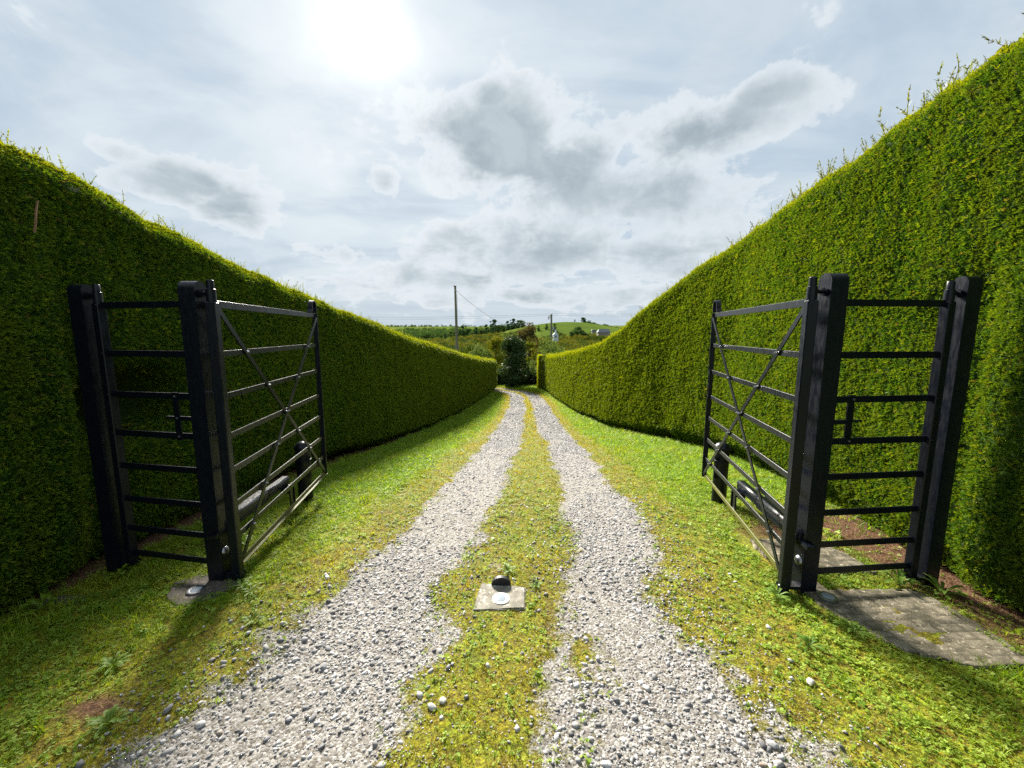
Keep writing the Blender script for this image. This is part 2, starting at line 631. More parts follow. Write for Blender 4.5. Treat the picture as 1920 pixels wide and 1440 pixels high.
# ------------------------------------------------------------------ far land
def land_z(x, y):
    base = np.interp(y, [-60, 30, 45, 70, 130, 380, 520, 900, 1600, 2600, 4200], [-.3, -3.1, -3.8, -6.0, -8.5, -8.0, -4.5, -4, 4, 16, 30])
    base = np.where(y < 36, gz(y) - 0.30, base)
    hill = 19.5 * np.exp(-(((x - 62) / 58) ** 2 * np.where(x > 62, .55, .46) + ((y - 430) / 95) ** 2))
    ridge = 26 * sm(y, 1500, 2600) * (0.6 + 0.8 * fbm(x, y, 1 / 700., 3))
    return base + hill + ridge + (fbm(x, y, 1 / 40., 3) - .5) * 2.0 * sm(y, 60, 200)


def field_material():
    m, t = mat('far_fields')
    pos = t.n('ShaderNodeNewGeometry').outputs['Position']
    vor = t.n('ShaderNodeTexVoronoi')
    t.put(vor.inputs['Vector'], t.scaled(pos, (1, .55, 0)))
    vor.inputs['Scale'].default_value = 1 / 70
    vc = t.n('ShaderNodeSeparateColor')
    t.put(vc.inputs[0], vor.outputs['Color'])
    col = t.ramp(vc.outputs[1], [(0, (.075, .115, .020)), (.4, (.10, .145, .024)), (.7, (.13, .155, .03)), (1, (.155, .155, .042))])
    nz = t.noise(pos, .08, 6, .65)
    col = t.mix(t.sstep(nz, .4, .65), t.mix(.4, col, (.04, .06, .015)), col)
    n2 = t.noise(pos, 1.2, 4, .6)
    col = t.mix(t.math('MULTIPLY', n2, .3), col, (.03, .045, .012))
    out(t, principled(t, col, 1.0, .0))
    return m


tx = np.sign(np.linspace(-1, 1, 91)) * (np.abs(np.linspace(-1, 1, 91)) ** 2.2) * 2600
ty = np.r_[np.linspace(-60, 40, 26)[:-1], 40 + (np.linspace(0, 1, 110) ** 2.4) * 4000]
TX, TY = np.meshgrid(tx, ty)
tz = land_z(TX.ravel(), TY.ravel())
ii = (np.arange(len(ty) - 1)[:, None] * len(tx) + np.arange(len(tx) - 1)[None, :]).ravel()
fq = np.c_[ii, ii + 1, ii + len(tx) + 1, ii + len(tx)]
o = link('fields', mesh_from('fields', np.c_[TX.ravel(), TY.ravel(), tz], fq, field_material(), True))
o['kind'] = 'structure'

# ------------------------------------------------------------------ pieces for scattering
def leaflets(n, spread, l0, l1, width, seed, fold=0.25, stem=0.0):
    r = np.random.default_rng(seed)
    V = []; F = []
    for i in range(n):
        th = r.uniform(0, 2 * math.pi); tilt = r.uniform(0.15, spread)
        d = np.array([math.cos(th) * math.sin(tilt), math.sin(th) * math.sin(tilt), math.cos(tilt)])
        s = np.cross(d, r.normal(size=3)); s /= np.linalg.norm(s)
        u = np.cross(s, d)
        L = r.uniform(l0, l1); b = d * stem * r.uniform(0, 1)
        base = b + r.normal(size=3) * 0.06
        k = len(V)
        wv = width * r.uniform(.7, 1.3)
        V += [base, base + d * L * .5 + s * wv + u * fold * wv, base + d * L, base + d * L * .5 - s * wv + u * fold * wv]
        F += [(k, k + 1, k + 2), (k, k + 2, k + 3)]
    return np.array(V), np.array(F)


def tuft(n, h0, h1, wid, lean, rad, seed):
    r = np.random.default_rng(seed)
    V = []; F = []
    for i in range(n):
        a = r.uniform(0, 2 * math.pi); rr = rad * math.sqrt(r.uniform())
        b = np.array([math.cos(a) * rr, math.sin(a) * rr, -0.1])
        th = r.uniform(0, 2 * math.pi); ln = r.uniform(0.1, lean)
        h = r.uniform(h0, h1)
        d = np.array([math.cos(th), math.sin(th), 0])
        s = np.array([-math.sin(th), math.cos(th), 0]) * wid * r.uniform(.7, 1.3)
        mid = b + d * ln * h * .4 + np.array([0, 0, h * .6])
        tip = b + d * ln * h * 1.1 + np.array([0, 0, h])
        k = len(V)
        V += [b - s, b + s, mid + s * .8, mid - s * .8, tip]
        F += [(k, k + 1, k + 2), (k, k + 2, k + 3), (k + 3, k + 2, k + 4)]
    return np.array(V), np.array(F)


def rosette(n, L, wd, lift, seed, round_=False):
    """low leaves spreading from one point"""
    r = np.random.default_rng(seed)
    V = []; F = []
    for i in range(n):
        th = i * 2.4 + r.uniform(-.4, .4)
        d = np.array([math.cos(th), math.sin(th), 0]); s = np.array([-math.sin(th), math.cos(th), 0])
        l = L * r.uniform(.6, 1.15); w_ = wd * r.uniform(.8, 1.2); lf = lift * r.uniform(.4, 1.3)
        k = len(V)
        prof = [(0, .08, 0), (.3, .5 if not round_ else .15, .55), (.55, .85 if not round_ else .9, .85), (.8, .95 if not round_ else 1.05, .9), (1.0, .12 if not round_ else .5, .72)]
        for (q, ww, hh) in prof:
            c = d * l * q + np.array([0, 0, lf * hh])
            V += [c - s * w_ * ww + np.array([0, 0, .15 * w_ * ww]), c + np.array([0, 0, -.12 * w_ * ww]), c + s * w_ * ww + np.array([0, 0, .15 * w_ * ww])]
        for q in range(len(prof) - 1):
            a = k + q * 3
            F += [(a, a + 1, a + 4), (a, a + 4, a + 3), (a + 1, a + 2, a + 5), (a + 1, a + 5, a + 4)]
    return np.array(V), np.array(F)


def clover(seed):
    r = np.random.default_rng(seed)
    V = []; F = []
    for q in range(4):
        c0 = np.r_[r.normal(size=2) * .55, r.uniform(.25, .8)]
        ln = r.normal(size=2) * .35
        for i in range(3):
            th = i * 2.094 + r.uniform(0, 6)
            k = len(V)
            for (a, l) in ((-.55, .62), (-.25, 1.0), (.25, 1.0), (.55, .62)):
                p = np.array([math.cos(th + a) * l, math.sin(th + a) * l]) * .55
                V.append(np.r_[c0[:2] + p, c0[2] + p @ ln])
            V.append(c0)
            F += [(k + 4, k, k + 1), (k + 4, k + 1, k + 2), (k + 4, k + 2, k + 3)]
    return np.array(V), np.array(F)


def stone_mesh(seed, flat=0.62, sub=2):
    r = np.random.default_rng(seed)
    b = bmesh.new()
    bmesh.ops.create_icosphere(b, subdivisions=sub, radius=1)
    cuts = [(Vector(r.normal(size=3)).normalized(), r.uniform(.48, .85)) for _ in range(10)]
    for v in b.verts:
        for nrm, dd in cuts:
            q = v.co.dot(nrm)
            if q > dd:
                v.co -= nrm * (q - dd) * 0.85
        v.co *= 1 + 0.05 * r.normal()
    sc = (1 * r.uniform(.85, 1.35), r.uniform(.75, 1.0), flat * r.uniform(.8, 1.15))
    bmesh.ops.scale(b, vec=sc, verts=b.verts)
    V = np.array([v.co[:] for v in b.verts]); F = np.array([[v.index for v in f.verts] for f in b.faces])
    b.free()
    return V, F


def stone_material(name, stops, mossy=False):
    m, t = mat(name)
    oi = t.n('ShaderNodeObjectInfo').outputs['Random']
    col = t.ramp(oi, stops)
    pos = t.n('ShaderNodeNewGeometry').outputs['Position']
    nz = t.noise(pos, 130, 4, .65)
    col = t.mix(t.sstep(nz, .35, .7), t.mix(.35, col, (.16, .14, .12)), col)
    out(t, principled(t, col, .8, .35, nz, .35, .004))
    return m


M_STONE = stone_material('gravel_stone', [(0, (.06, .064, .074)), (.14, (.14, .145, .158)), (.36, (.235, .232, .232)), (.6, (.315, .31, .31)), (.83, (.40, .40, .405)), (.94, (.54, .54, .55)), (1, (.27, .21, .165))])
M_BIGSTONE = stone_material('loose_stone', [(0, (.26, .265, .285)), (1, (.5, .49, .48))])
M_GRASS = leaf_mat('grass_blades', [(0, (0.095, 0.202, 0.009)), (.4, (0.179, 0.314, 0.013)), (.75, (0.246, 0.392, 0.020)), (1, (0.336, 0.426, 0.034))], .48, (1.5, 1.35, .5), tint=(0.336, 0.280, 0.025))
M_MOSS = leaf_mat('moss_sprigs', [(0, (0.103, 0.067, 0.013)), (.3, (0.230, 0.195, 0.016)), (.65, (0.339, 0.318, 0.020)), (.9, (0.302, 0.364, 0.022)), (1, (0.435, 0.377, 0.101))], .38, (1.4, 1.25, .5), tint=(0.179, 0.263, 0.018))
M_CLOVER = leaf_mat('clover_leaves', [(0, (0.134, 0.246, 0.020)), (.5, (0.235, 0.347, 0.039)), (1, (0.336, 0.448, 0.078))], .40, (1.4, 1.3, .5), rough=.6, spec=.2, tint=(.25, .345, .038))
M_LITTER = leaf_mat('dry_needles', [(0, (.06, .03, .015)), (.5, (.17, .09, .045)), (1, (.30, .19, .10))], .1)
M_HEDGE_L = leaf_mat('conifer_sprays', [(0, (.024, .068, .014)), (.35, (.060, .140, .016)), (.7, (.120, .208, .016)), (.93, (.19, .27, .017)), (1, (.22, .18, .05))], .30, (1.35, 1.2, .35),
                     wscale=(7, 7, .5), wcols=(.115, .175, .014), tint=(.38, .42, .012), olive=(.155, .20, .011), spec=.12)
M_SHOOT = leaf_mat('hedge_shoots', [(0, (.10, .15, .014)), (.5, (.18, .23, .016)), (1, (.24, .27, .02))], .45, (1.4, 1.3, .4), tint=(.12, .12, .05))
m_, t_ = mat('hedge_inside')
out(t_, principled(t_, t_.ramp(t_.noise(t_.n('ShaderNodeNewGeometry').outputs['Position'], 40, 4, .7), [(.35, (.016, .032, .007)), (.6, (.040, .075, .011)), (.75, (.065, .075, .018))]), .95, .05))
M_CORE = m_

SPRAYS = [mesh_from('conifer_spray', *leaflets(10, 1.35, .55, 1.05, .135, 100 + i, stem=.3), M_HEDGE_L) for i in range(8)]


# ------------------------------------------------------------------ hedges
def hedge(name, label, side, planY, planX, topY, topZ, y0, y1, dents, top_w=1.1, bare=()):
    root = empty(name, (float(np.interp((y0 + y1) / 2, planY, planX)) + side * top_w / 2, (y0 + y1) / 2, 0))
    tag(root, label, 'hedge')
    off = np.array(root.location)
    # stations along the length
    st = [y0]
    while st[-1] < y1:
        st.append(st[-1] + max(0.05, 0.016 * abs(st[-1])))
    st = np.array(st); st[-1] = y1
    nh = 44
    tt = np.linspace(0, 1, nh)

    def smooth_interp(q, A, B):
        z = np.interp(q, A, B)
        z1 = (np.interp(q - .5, A, B) + np.interp(q + .5, A, B) + 2 * z) / 4
        return z1
    fx = smooth_interp(st, planY, planX)
    zt = smooth_interp(st, topY, topZ)
    zb = gz(st) + 0.03 + .05 * sm(st, 4, 7)
    Yg, Tg = np.meshgrid(st, tt, indexing='ij')
    Zg = zb[:, None] + (zt - zb)[:, None] * Tg
    lump = (fbm(Yg * 1.0, Zg + 50 * (side + 2), 1.3, 4) - .5) * 0.10 + (fbm(Yg + 7, Zg, 5.0, 3) - .5) * 0.035
    under = -(.08 + 0.18 * sm(Yg, 4, 7)) * sm(.075 - Tg, 0, .06) * (0.5 + 1.2 * fbm(Yg, Zg * 0, 2.2, 2))
    shoulder = -0.10 * sm(Tg, .955, 1.0)
    X = fx[:, None] - side * (lump + under + shoulder - 0.05 * Tg)
    for (cy, cz, ry, rz_, dep, pw) in dents:
        e = np.exp(-(np.abs((Yg - cy) / ry) ** pw + np.abs((Zg - cz) / rz_) ** pw))
        X += side * dep * e
    Zg = Zg + (fbm(Yg, Yg * 0 + 3 * side, 1.7, 3) - .5)[:, :] * .10 * Tg + (fbm(Yg, Yg * 0 + 9 * side, 7, 2) - .5) * .05 * Tg
    nt = 7
    u = np.linspace(0, 1, nt + 1)[1:]
    Xt = X[:, -1:] + side * u[None, :] * top_w
    Zt = Zg[:, -1:] + np.sin(np.minimum(u, .5)[None, :] * math.pi) * .03
    Yt = np.repeat(st[:, None], nt, 1)
    Xb = Xt[:, -1:]; Zb = zb[:, None] - .2; Yb = st[:, None]
    XX = np.c_[X, Xt, Xb]; YY = np.c_[Yg, Yt, Yb]; ZZ = np.c_[Zg, Zt, Zb]
    V = np.stack([XX, YY, ZZ], -1)
    a, b = XX.shape
    idx = np.arange(a * b).reshape(a, b)
    q = np.stack([idx[:-1, :-1], idx[1:, :-1], idx[1:, 1:], idx[:-1, 1:]], -1).reshape(-1, 4)
    if side < 0:
        q = q[:, ::-1]
    VV = V.reshape(-1, 3)
    # sampling of the surface for the sprays
    c = VV[q]
    n = np.cross(c[:, 2] - c[:, 0], c[:, 3] - c[:, 1])
    ar = np.linalg.norm(n, axis=1) / 2
    n = n / (2 * ar[:, None] + 1e-12)
    if (n[: (b - 1) // 2, 0].mean() * -side) < 0:
        n = -n
        q = q[:, ::-1]
    cen = c.mean(1)
    # far end cap
    capn = []
    dist = np.linalg.norm(cen - np.array([0, 0, CAM_H]), axis=1)
    col_i = np.tile(np.arange(b - 1), a - 1)
    is_top = (col_i >= nh - 1)
    is_back = (col_i == b - 2)
    scl = 0.0138 * np.maximum(1, dist / 2.6) ** 0.66
    dn = 1.8 / scl ** 2
    dn = np.where(is_back, 0, dn)
    dn = np.where(cen[:, 1] < 0.3, dn * .12, dn)
    cnt = rng.poisson(ar * dn)
    k = np.repeat(np.arange(len(q)), cnt)
    r1, r2 = rng.random((2, len(k)))
    cc = VV[q[k]]
    P = (cc[:, 0] * ((1 - r1) * (1 - r2))[:, None] + cc[:, 1] * (r1 * (1 - r2))[:, None] + cc[:, 2] * (r1 * r2)[:, None] + cc[:, 3] * ((1 - r1) * r2)[:, None])
    N = n[k]
    s = scl[k] * rng.lognormal(0, .22, len(k))
    D = N * .75 + rng.normal(size=N.shape) * .45 + np.array([0, 0, .45])
    thin = np.ones(len(P))
    for (cy, cz, ry, rz_, pw, kept) in bare:
        e = np.exp(-(np.abs((P[:, 1] - cy) / ry) ** pw + np.abs((P[:, 2] - cz) / rz_) ** pw))
        thin = np.minimum(thin, 1 - (1 - kept) * sm(e, .25, .6))
    kk = rng.random(len(P)) < thin
    P, s, D, k = P[kk], s[kk], D[kk], k[kk]
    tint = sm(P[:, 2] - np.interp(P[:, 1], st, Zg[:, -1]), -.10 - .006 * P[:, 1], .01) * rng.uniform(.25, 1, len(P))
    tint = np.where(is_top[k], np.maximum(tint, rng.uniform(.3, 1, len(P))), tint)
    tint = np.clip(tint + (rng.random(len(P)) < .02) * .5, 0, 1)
    # end cap at y1
    capP = []
    zc0, zc1 = float(Zb[-1, 0]) + .2, float(Zg[-1, -1])
    capx = np.array([X[-1, nh // 2], Xt[-1, -1]])
    for yy, dirn in ((y1, 1),):
        m_n = 700
        pp = np.c_[rng.uniform(min(capx), max(capx), m_n), np.full(m_n, yy) + rng.normal(0, .03, m_n), rng.uniform(zc0, zc1, m_n)]
        P = np.r_[P, pp]; s = np.r_[s, np.full(m_n, .1)]; D = np.r_[D, np.tile([0, dirn * .7, .5], (m_n, 1)) + rng.normal(size=(m_n, 3)) * .4]; tint = np.r_[tint, rng.uniform(0, .5, m_n)]
    # inner body, drawn in a little
    inn = VV.copy().reshape(a, b, 3)
    inn[:, :nh, 0] += side * 0.035
    inn[:, nh - 1:b - 1, 2] -= 0.04
    inn = inn.reshape(-1, 3)
    capf = [[int(i) for i in idx[-1, :]], [int(i) for i in idx[0, ::-1]]]
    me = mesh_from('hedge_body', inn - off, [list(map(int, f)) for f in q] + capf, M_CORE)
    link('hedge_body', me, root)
    sc3 = np.c_[s, s, s * rng.uniform(1.0, 1.5, len(s)) * (1 + .35 * sm(P[:, 1], 5, 14))]
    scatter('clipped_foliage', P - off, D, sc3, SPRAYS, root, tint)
    return root, st, X[:, -1], Zg[:, -1], off


LY = [-4, 2.1, 2.6, 3.2, 6.2, 7.9, 10.5, 12.4, 16.1, 21.5, 26, 30.9]; LX = [-2.90, -2.86, -2.84, -2.91, -2.98, -2.86, -2.82, -2.80, -2.64, -2.17, -1.72, -1.25]
LTY = [-4, 2.4, 3.0, 3.4, 4.0, 4.9, 6.3, 8.2, 10.5, 13, 16.4, 20.7, 26, 31]; LTZ = [2.77, 2.70, 2.64, 2.55, 2.43, 2.31, 2.13, 1.84, 1.53, 1.27, .87, .35, -.22, -.63]
RY = [-4, 2.4, 3.1, 4.4, 7.2, 9.6, 11.3, 13.7, 18.6, 24, 30.3]; RX = [2.88, 2.81, 3.06, 3.27, 3.92, 3.90, 3.68, 3.36, 3.05, 2.76, 2.50]
RTY = [-4, 2.4, 3.1, 3.9, 4.9, 6.9, 8.9, 10.1, 11.5, 13.3, 15.1, 18.8, 24, 30]; RTZ = [3.2, 3.32, 3.38, 3.30, 3.22, 3.26, 2.98, 2.71, 2.22, 1.58, 1.18, .71, .22, -.22]
hl = hedge('hedge', 'clipped conifer hedge left of the lane with a dark hollow behind the side gate', -1, LY, LX, LTY, LTZ, -1.6, 30.9,
           [(2.67, .9, .14, 1.10, .08, 4), (3.08, 1.08, .32, .24, .65, 3), (2.22, 1.35, .26, .85, -.07, 3)],
           bare=[(3.08, 1.08, .33, .25, 3, .02), (2.67, .9, .12, 1.1, 4, .7)])
hr = hedge('hedge', 'taller clipped conifer hedge right of the lane with wispy shoots on top', 1, RY, RX, RTY, RTZ, -1.6, 30.3,
           [(2.50, .9, .12, 1.13, .06, 4), (2.75, 1.75, .25, .18, .10, 2), (2.06, 1.4, .26, .85, -.05, 3)],
           bare=[(2.50, .9, .10, 1.13, 4, .75)])


def shoot(seed, wispy=False):
    r = np.random.default_rng(seed)
    V = []; F = []

    def strip(a, b, w0, w1):
        d = b - a
        s = np.cross(d, r.normal(size=3)); s /= np.linalg.norm(s)
        k = len(V)
        V.extend([a - s * w0, a + s * w0, b + s * w1, b - s * w1])
        F.extend([(k, k + 1, k + 2), (k, k + 2, k + 3)])
    p = np.zeros(3); d = np.array([0, 0, 1.0])
    nseg = 7
    for i in range(nseg):
        d = d + r.normal(size=3) * .12; d /= np.linalg.norm(d)
        q = p + d / nseg
        strip(p, q, .018 if not wispy else .014, .014 if not wispy else .010)
        for j in range(2 if not wispy else 3):
            e = d * .8 + r.normal(size=3) * .55
            e /= np.linalg.norm(e)
            L = (.26 if not wispy else .30) * (1 - i / (nseg + 1)) * r.uniform(.5, 1.2)
            strip(p, p + e * L, .030 if not wispy else .020, .006)
        p = q
    return np.array(V), np.array(F)


SH = [mesh_from('hedge_shoot', *shoot(300 + i), M_SHOOT) for i in range(4)] + [mesh_from('hedge_shoot', *shoot(340 + i, True), M_SHOOT) for i in range(4)]
for (root, st, xe, ze, off), side in ((hl, -1), (hr, 1)):
    P = []; s = []; gi = []; tn = []
    for y in np.arange(1.6, 30.8, 0.006):
        d = math.hypot(3, y)
        if rng.random() > min(1, 2.2 / (d ** .9) + .16) * (.55 + .9 * float(sm(fbm(np.array([y]), np.array([side * 4.0]), 4.5, 2), .40, .62)[0])):
            continue
        yy = y + rng.uniform(-.01, .01)
        wisp = rng.random() < ((.62 if side > 0 else .16) * math.exp(-max(0, y - 4) / 7))
        uu = rng.uniform(0, .5) ** 1.5
        P.append((np.interp(yy, st, xe) + side * uu, yy, np.interp(yy, st, ze) - .02))
        if wisp:
            s.append(rng.uniform(.10, .30 if side > 0 else .20) * (1 if rng.random() < .6 else .55)); gi.append(rng.integers(4, 8)); tn.append(rng.uniform(.5, 1))
        else:
            s.append(rng.uniform(.04, .13) * (1 + y / 22)); gi.append(rng.integers(0, 4)); tn.append(rng.uniform(0, .2))
    P = np.array(P); n = len(P)
    D = rng.normal(size=(n, 3)) * .22 + np.array([0, 0, 1])
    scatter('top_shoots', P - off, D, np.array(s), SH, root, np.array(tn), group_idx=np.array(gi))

# ------------------------------------------------------------------ ground cover and gravel
def rand_ground(n, ylo, yhi, xlo, xhi):
    # points thinning out with distance
    y = np.exp(rng.uniform(math.log(ylo), math.log(yhi), n)) if ylo > 0 else rng.uniform(ylo, yhi, n)
    return rng.uniform(xlo, xhi, n), y


STONES = [mesh_from('gravel_piece', *stone_mesh(20 + i, .5, 1), M_STONE) for i in range(8)]
TUFTS = [mesh_from('grass_tuft', *tuft(10, .4, 1.0, .045, 1.7, .5, 60 + i), M_GRASS) for i in range(6)]
MOSS = [mesh_from('moss_tuft', *tuft(14, .10, .34, .065, 3.2, .6, 80 + i), M_MOSS) for i in range(6)]
CLOV = [mesh_from('clover_clump', *clover(90 + i), M_CLOVER) for i in range(5)]


def in_slab(x, y):
    """the imprinted concrete path through the right side gate, and the plates"""
    a = (x > np.interp(y, [1.3, 1.72, 1.79, 2.03, 2.17, 2.34, 2.97, 3.3], [2.4, 2.12, 1.98, 1.88, 1.82, 1.84, 1.80, 1.95])) & (x < np.interp(y, [1.6, 2.3, 3.3], [2.52, 2.50, 2.30])) & (y > 1.72) & (y < 3.25)
    a &= ~((y > 2.30) & (y < 2.50) & (x > 2.0))
    b = (np.abs(x + .078) < .146) & (np.abs(y - 2.24) < .112)
    c = (np.hypot((x + 1.98) / .15, (y - 2.31) / .105) < 1)
    return a | b | c


# gravel
n = 1000000
x, y = rand_ground(n, 1.05, 31, -1.75, 2.3)
# acceptance for a wanted density per m2
dist = np.hypot(np.hypot(x, y), CAM_H)
pdf = n / (math.log(31 / 1.05) * y) / 4.05
sz = .0051 * np.maximum(1, dist / 2.0) ** .50
want = .85 / (sz * 1.0) ** 2 * .32
g, sd = gravel_mask(x, y)
fringe = np.clip(g * (.6 + .4 * sm(sd, -.1, .15)) + .38 * sm(sd, -.50, .0) * sm(6 - y, 0, 3), 0, 1)
dusty = .35 + .65 * sm(fbm(x + 21, y * .6 + 4, 1.9, 4), .40, .56)
keep = (rng.random(n) < np.minimum(1, want / pdf) * fringe * dusty) & ~in_slab(x, y)
x, y, sz, g, sd = x[keep], y[keep], sz[keep], g[keep], sd[keep]
big = rng.lognormal(-.12, .58, len(x)) * (1 - .28 * (1 - sm(sd, -.05, .2)))
s = np.clip(sz * big, .003, .021 * np.maximum(1, y / 6))
z = ground_z(x, y) + s * (.22 - .27 * g)
print('gravel', len(x))
scatter('gravel', np.c_[x, y, z], np.c_[rng.normal(size=(len(x), 2)) * .35, np.ones(len(x))], s, STONES)

# grass, moss, clover
n = 700000
x, y = rand_ground(n, 1.0, 33, -3.1, 4.1)
dist = np.hypot(np.hypot(x, y), CAM_H)
pdf = n / (math.log(33) * y) / 7.2
g, sd = gravel_mask(x, y)
lim = (x > np.interp(y, LY, LX) - .15) & (x < np.interp(y, RY, RX) + .15)
ok = lim & ~in_slab(x, y)
lit = litter_f(x, y)
sz = .0205 * np.maximum(1, dist / 2.4) ** .60
want = 1.0 / sz ** 2 * 1.8
moss_zone = (1 - sm(-sd + (fbm(x, y, 2.5) - .5) * .5, .22, .62)) * (1 - .5 * sm(y, 8, 20))
veg = (1 - g) ** 1.05 * (1 - lit * .93)
u = rng.random(n)
acc = u < np.minimum(1, want / pdf) * veg
ismoss = rng.random(n) < np.clip(moss_zone * 1.15 + .10 * (y < 4), 0, .86)
nzl = fbm(x + 3, y + 8, 1.9, 3)
right_near = sm(x, .9, 1.6) * sm(5.5 - y, 0, 3)
isclov = (~ismoss | (rng.random(n) < .22)) & (rng.random(n) < np.clip(.28 + .45 * right_near + .3 * (nzl > .52) * (y < 4.5), 0, .8)) & (y < 8)
sel = acc & ok
for nm, var, pick, mul in (('moss', MOSS, sel & ismoss & ~isclov, .85), ('grass', TUFTS, sel & ~ismoss & ~isclov, 1.05), ('clover', CLOV, sel & isclov, .62)):
    X_, Y_ = x[pick], y[pick]
    s = sz[pick] * mul * rng.lognormal(0, .28, len(X_))
    z = ground_z(X_, Y_)
    if nm == 'grass':
        tint = np.clip(.75 * (1 - sm(-sd[pick], .1, .6)) + .5 * (fbm(X_, Y_, 3.3, 3) - .45) * 2, 0, 1)
        s = s * (1 + .35 * sm(-sd[pick], .6, 1.2))
    elif nm == 'moss':
        tint = np.clip((fbm(X_, Y_, 3.1, 3) - .46) * 5, 0, 1) * .8
    else:
        tint = np.clip((fbm(X_, Y_, 2.3, 3) - .45) * 4, 0, 1)
    print(nm, len(X_))
    scatter(nm, np.c_[X_, Y_, z], np.c_[rng.normal(size=(len(X_), 2)) * .16, np.ones(len(X_))], s, var, None, tint)

# brown clippings on the right, by the hedge foot
n = 60000
x, y = rng.uniform(1.7, 3.3, n), rng.uniform(1.0, 4.4, n)
lit = litter_f(x, y)
k = rng.random(n) < lit * .42
x, y = x[k], y[k]
th = rng.uniform(0, 2 * math.pi, len(x))
NEED = [mesh_from('needle', *leaflets(3, 1.5, .6, 1.1, .05, 500 + i), M_LITTER) for i in range(4)]
scatter('dry_clippings', np.c_[x, y, ground_z(x, y) + .006], np.c_[np.cos(th), np.sin(th), rng.uniform(-.1, .35, len(x))], rng.uniform(.012, .035, len(x)), NEED)

# ------------------------------------------------------------------ metalwork materials
def paint(name, base, rough=.34):
    m, t = mat(name)
    pos = t.n('ShaderNodeNewGeometry').outputs['Position']
    nz = t.noise(pos, 16, 5, .65)
    nf = t.noise(t.scaled(pos, (1, 1, .25)), 60, 4, .6)
    col = t.mix(t.sstep(nz, .52, .75), base, tuple(c * 1.5 for c in base))
    rg = t.sstep(nf, .3, .75, rough - .05, rough + .14)
    out(t, principled(t, col, rg, .30, nf, .06, .002))
    return m


M_BLACK = paint('black_paint', (.003, .005, .010), .32)
M_RAILP = paint('black_rail_paint', (.007, .009, .012), .30)
M_OLIVE = paint('grass_reflection_paint', (.105, .105, .026), .38)  # bottom rails: reflection of the lit grass painted into the base colour
M_STEEL, t_ = mat('bolt_steel')
out(t_, principled(t_, (.32, .33, .36), .35, .5, metallic=.9))
M_LENS, t_ = mat('lamp_glass')
out(t_, principled(t_, (.24, .28, .32), .12, .6))
M_RUBBER, t_ = mat('black_rubber')
out(t_, principled(t_, (.012, .012, .013), .55, .4))
M_WHITE, t_ = mat('white_enamel')
out(t_, principled(t_, t_.mix(t_.noise(None, 30, 3), (.42, .43, .43), (.52, .52, .52)), .4, .5))


def concrete(name, c0, c1, lines=False):
    m, t = mat(name)
    pos = t.n('ShaderNodeNewGeometry').outputs['Position']
    nz = t.noise(pos, 14, 6, .7)
    nf = t.noise(pos, 150, 3, .6)
    ns = t.noise(pos, 34, 5, .6)
    col = t.mix(t.sstep(nz, .35, .68), c0, c1)
    col = t.mix(t.sstep(ns, .58, .66), col, tuple(min(.6, c * 1.7) for c in c1))
    col = t.mix(t.sstep(nf, .5, .75, 0, .5), col, tuple(c * .5 for c in c0))
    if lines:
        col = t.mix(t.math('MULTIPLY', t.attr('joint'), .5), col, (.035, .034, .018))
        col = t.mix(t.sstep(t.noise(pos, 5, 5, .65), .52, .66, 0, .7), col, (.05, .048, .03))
    out(t, principled(t, col, .9, .2, t.math('ADD', nf, nz), .5, .006))
    return m


M_CONC = concrete('weathered_concrete', (.17, .155, .125), (.29, .27, .225))
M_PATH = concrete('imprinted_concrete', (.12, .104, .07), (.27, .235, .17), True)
M_DARKCONC = concrete('damp_concrete', (.075, .065, .055), (.12, .105, .09))

# ------------------------------------------------------------------ gates
RAILZ = [1.77, 1.466, 1.20, .942, .717, .4855, .275, .096]


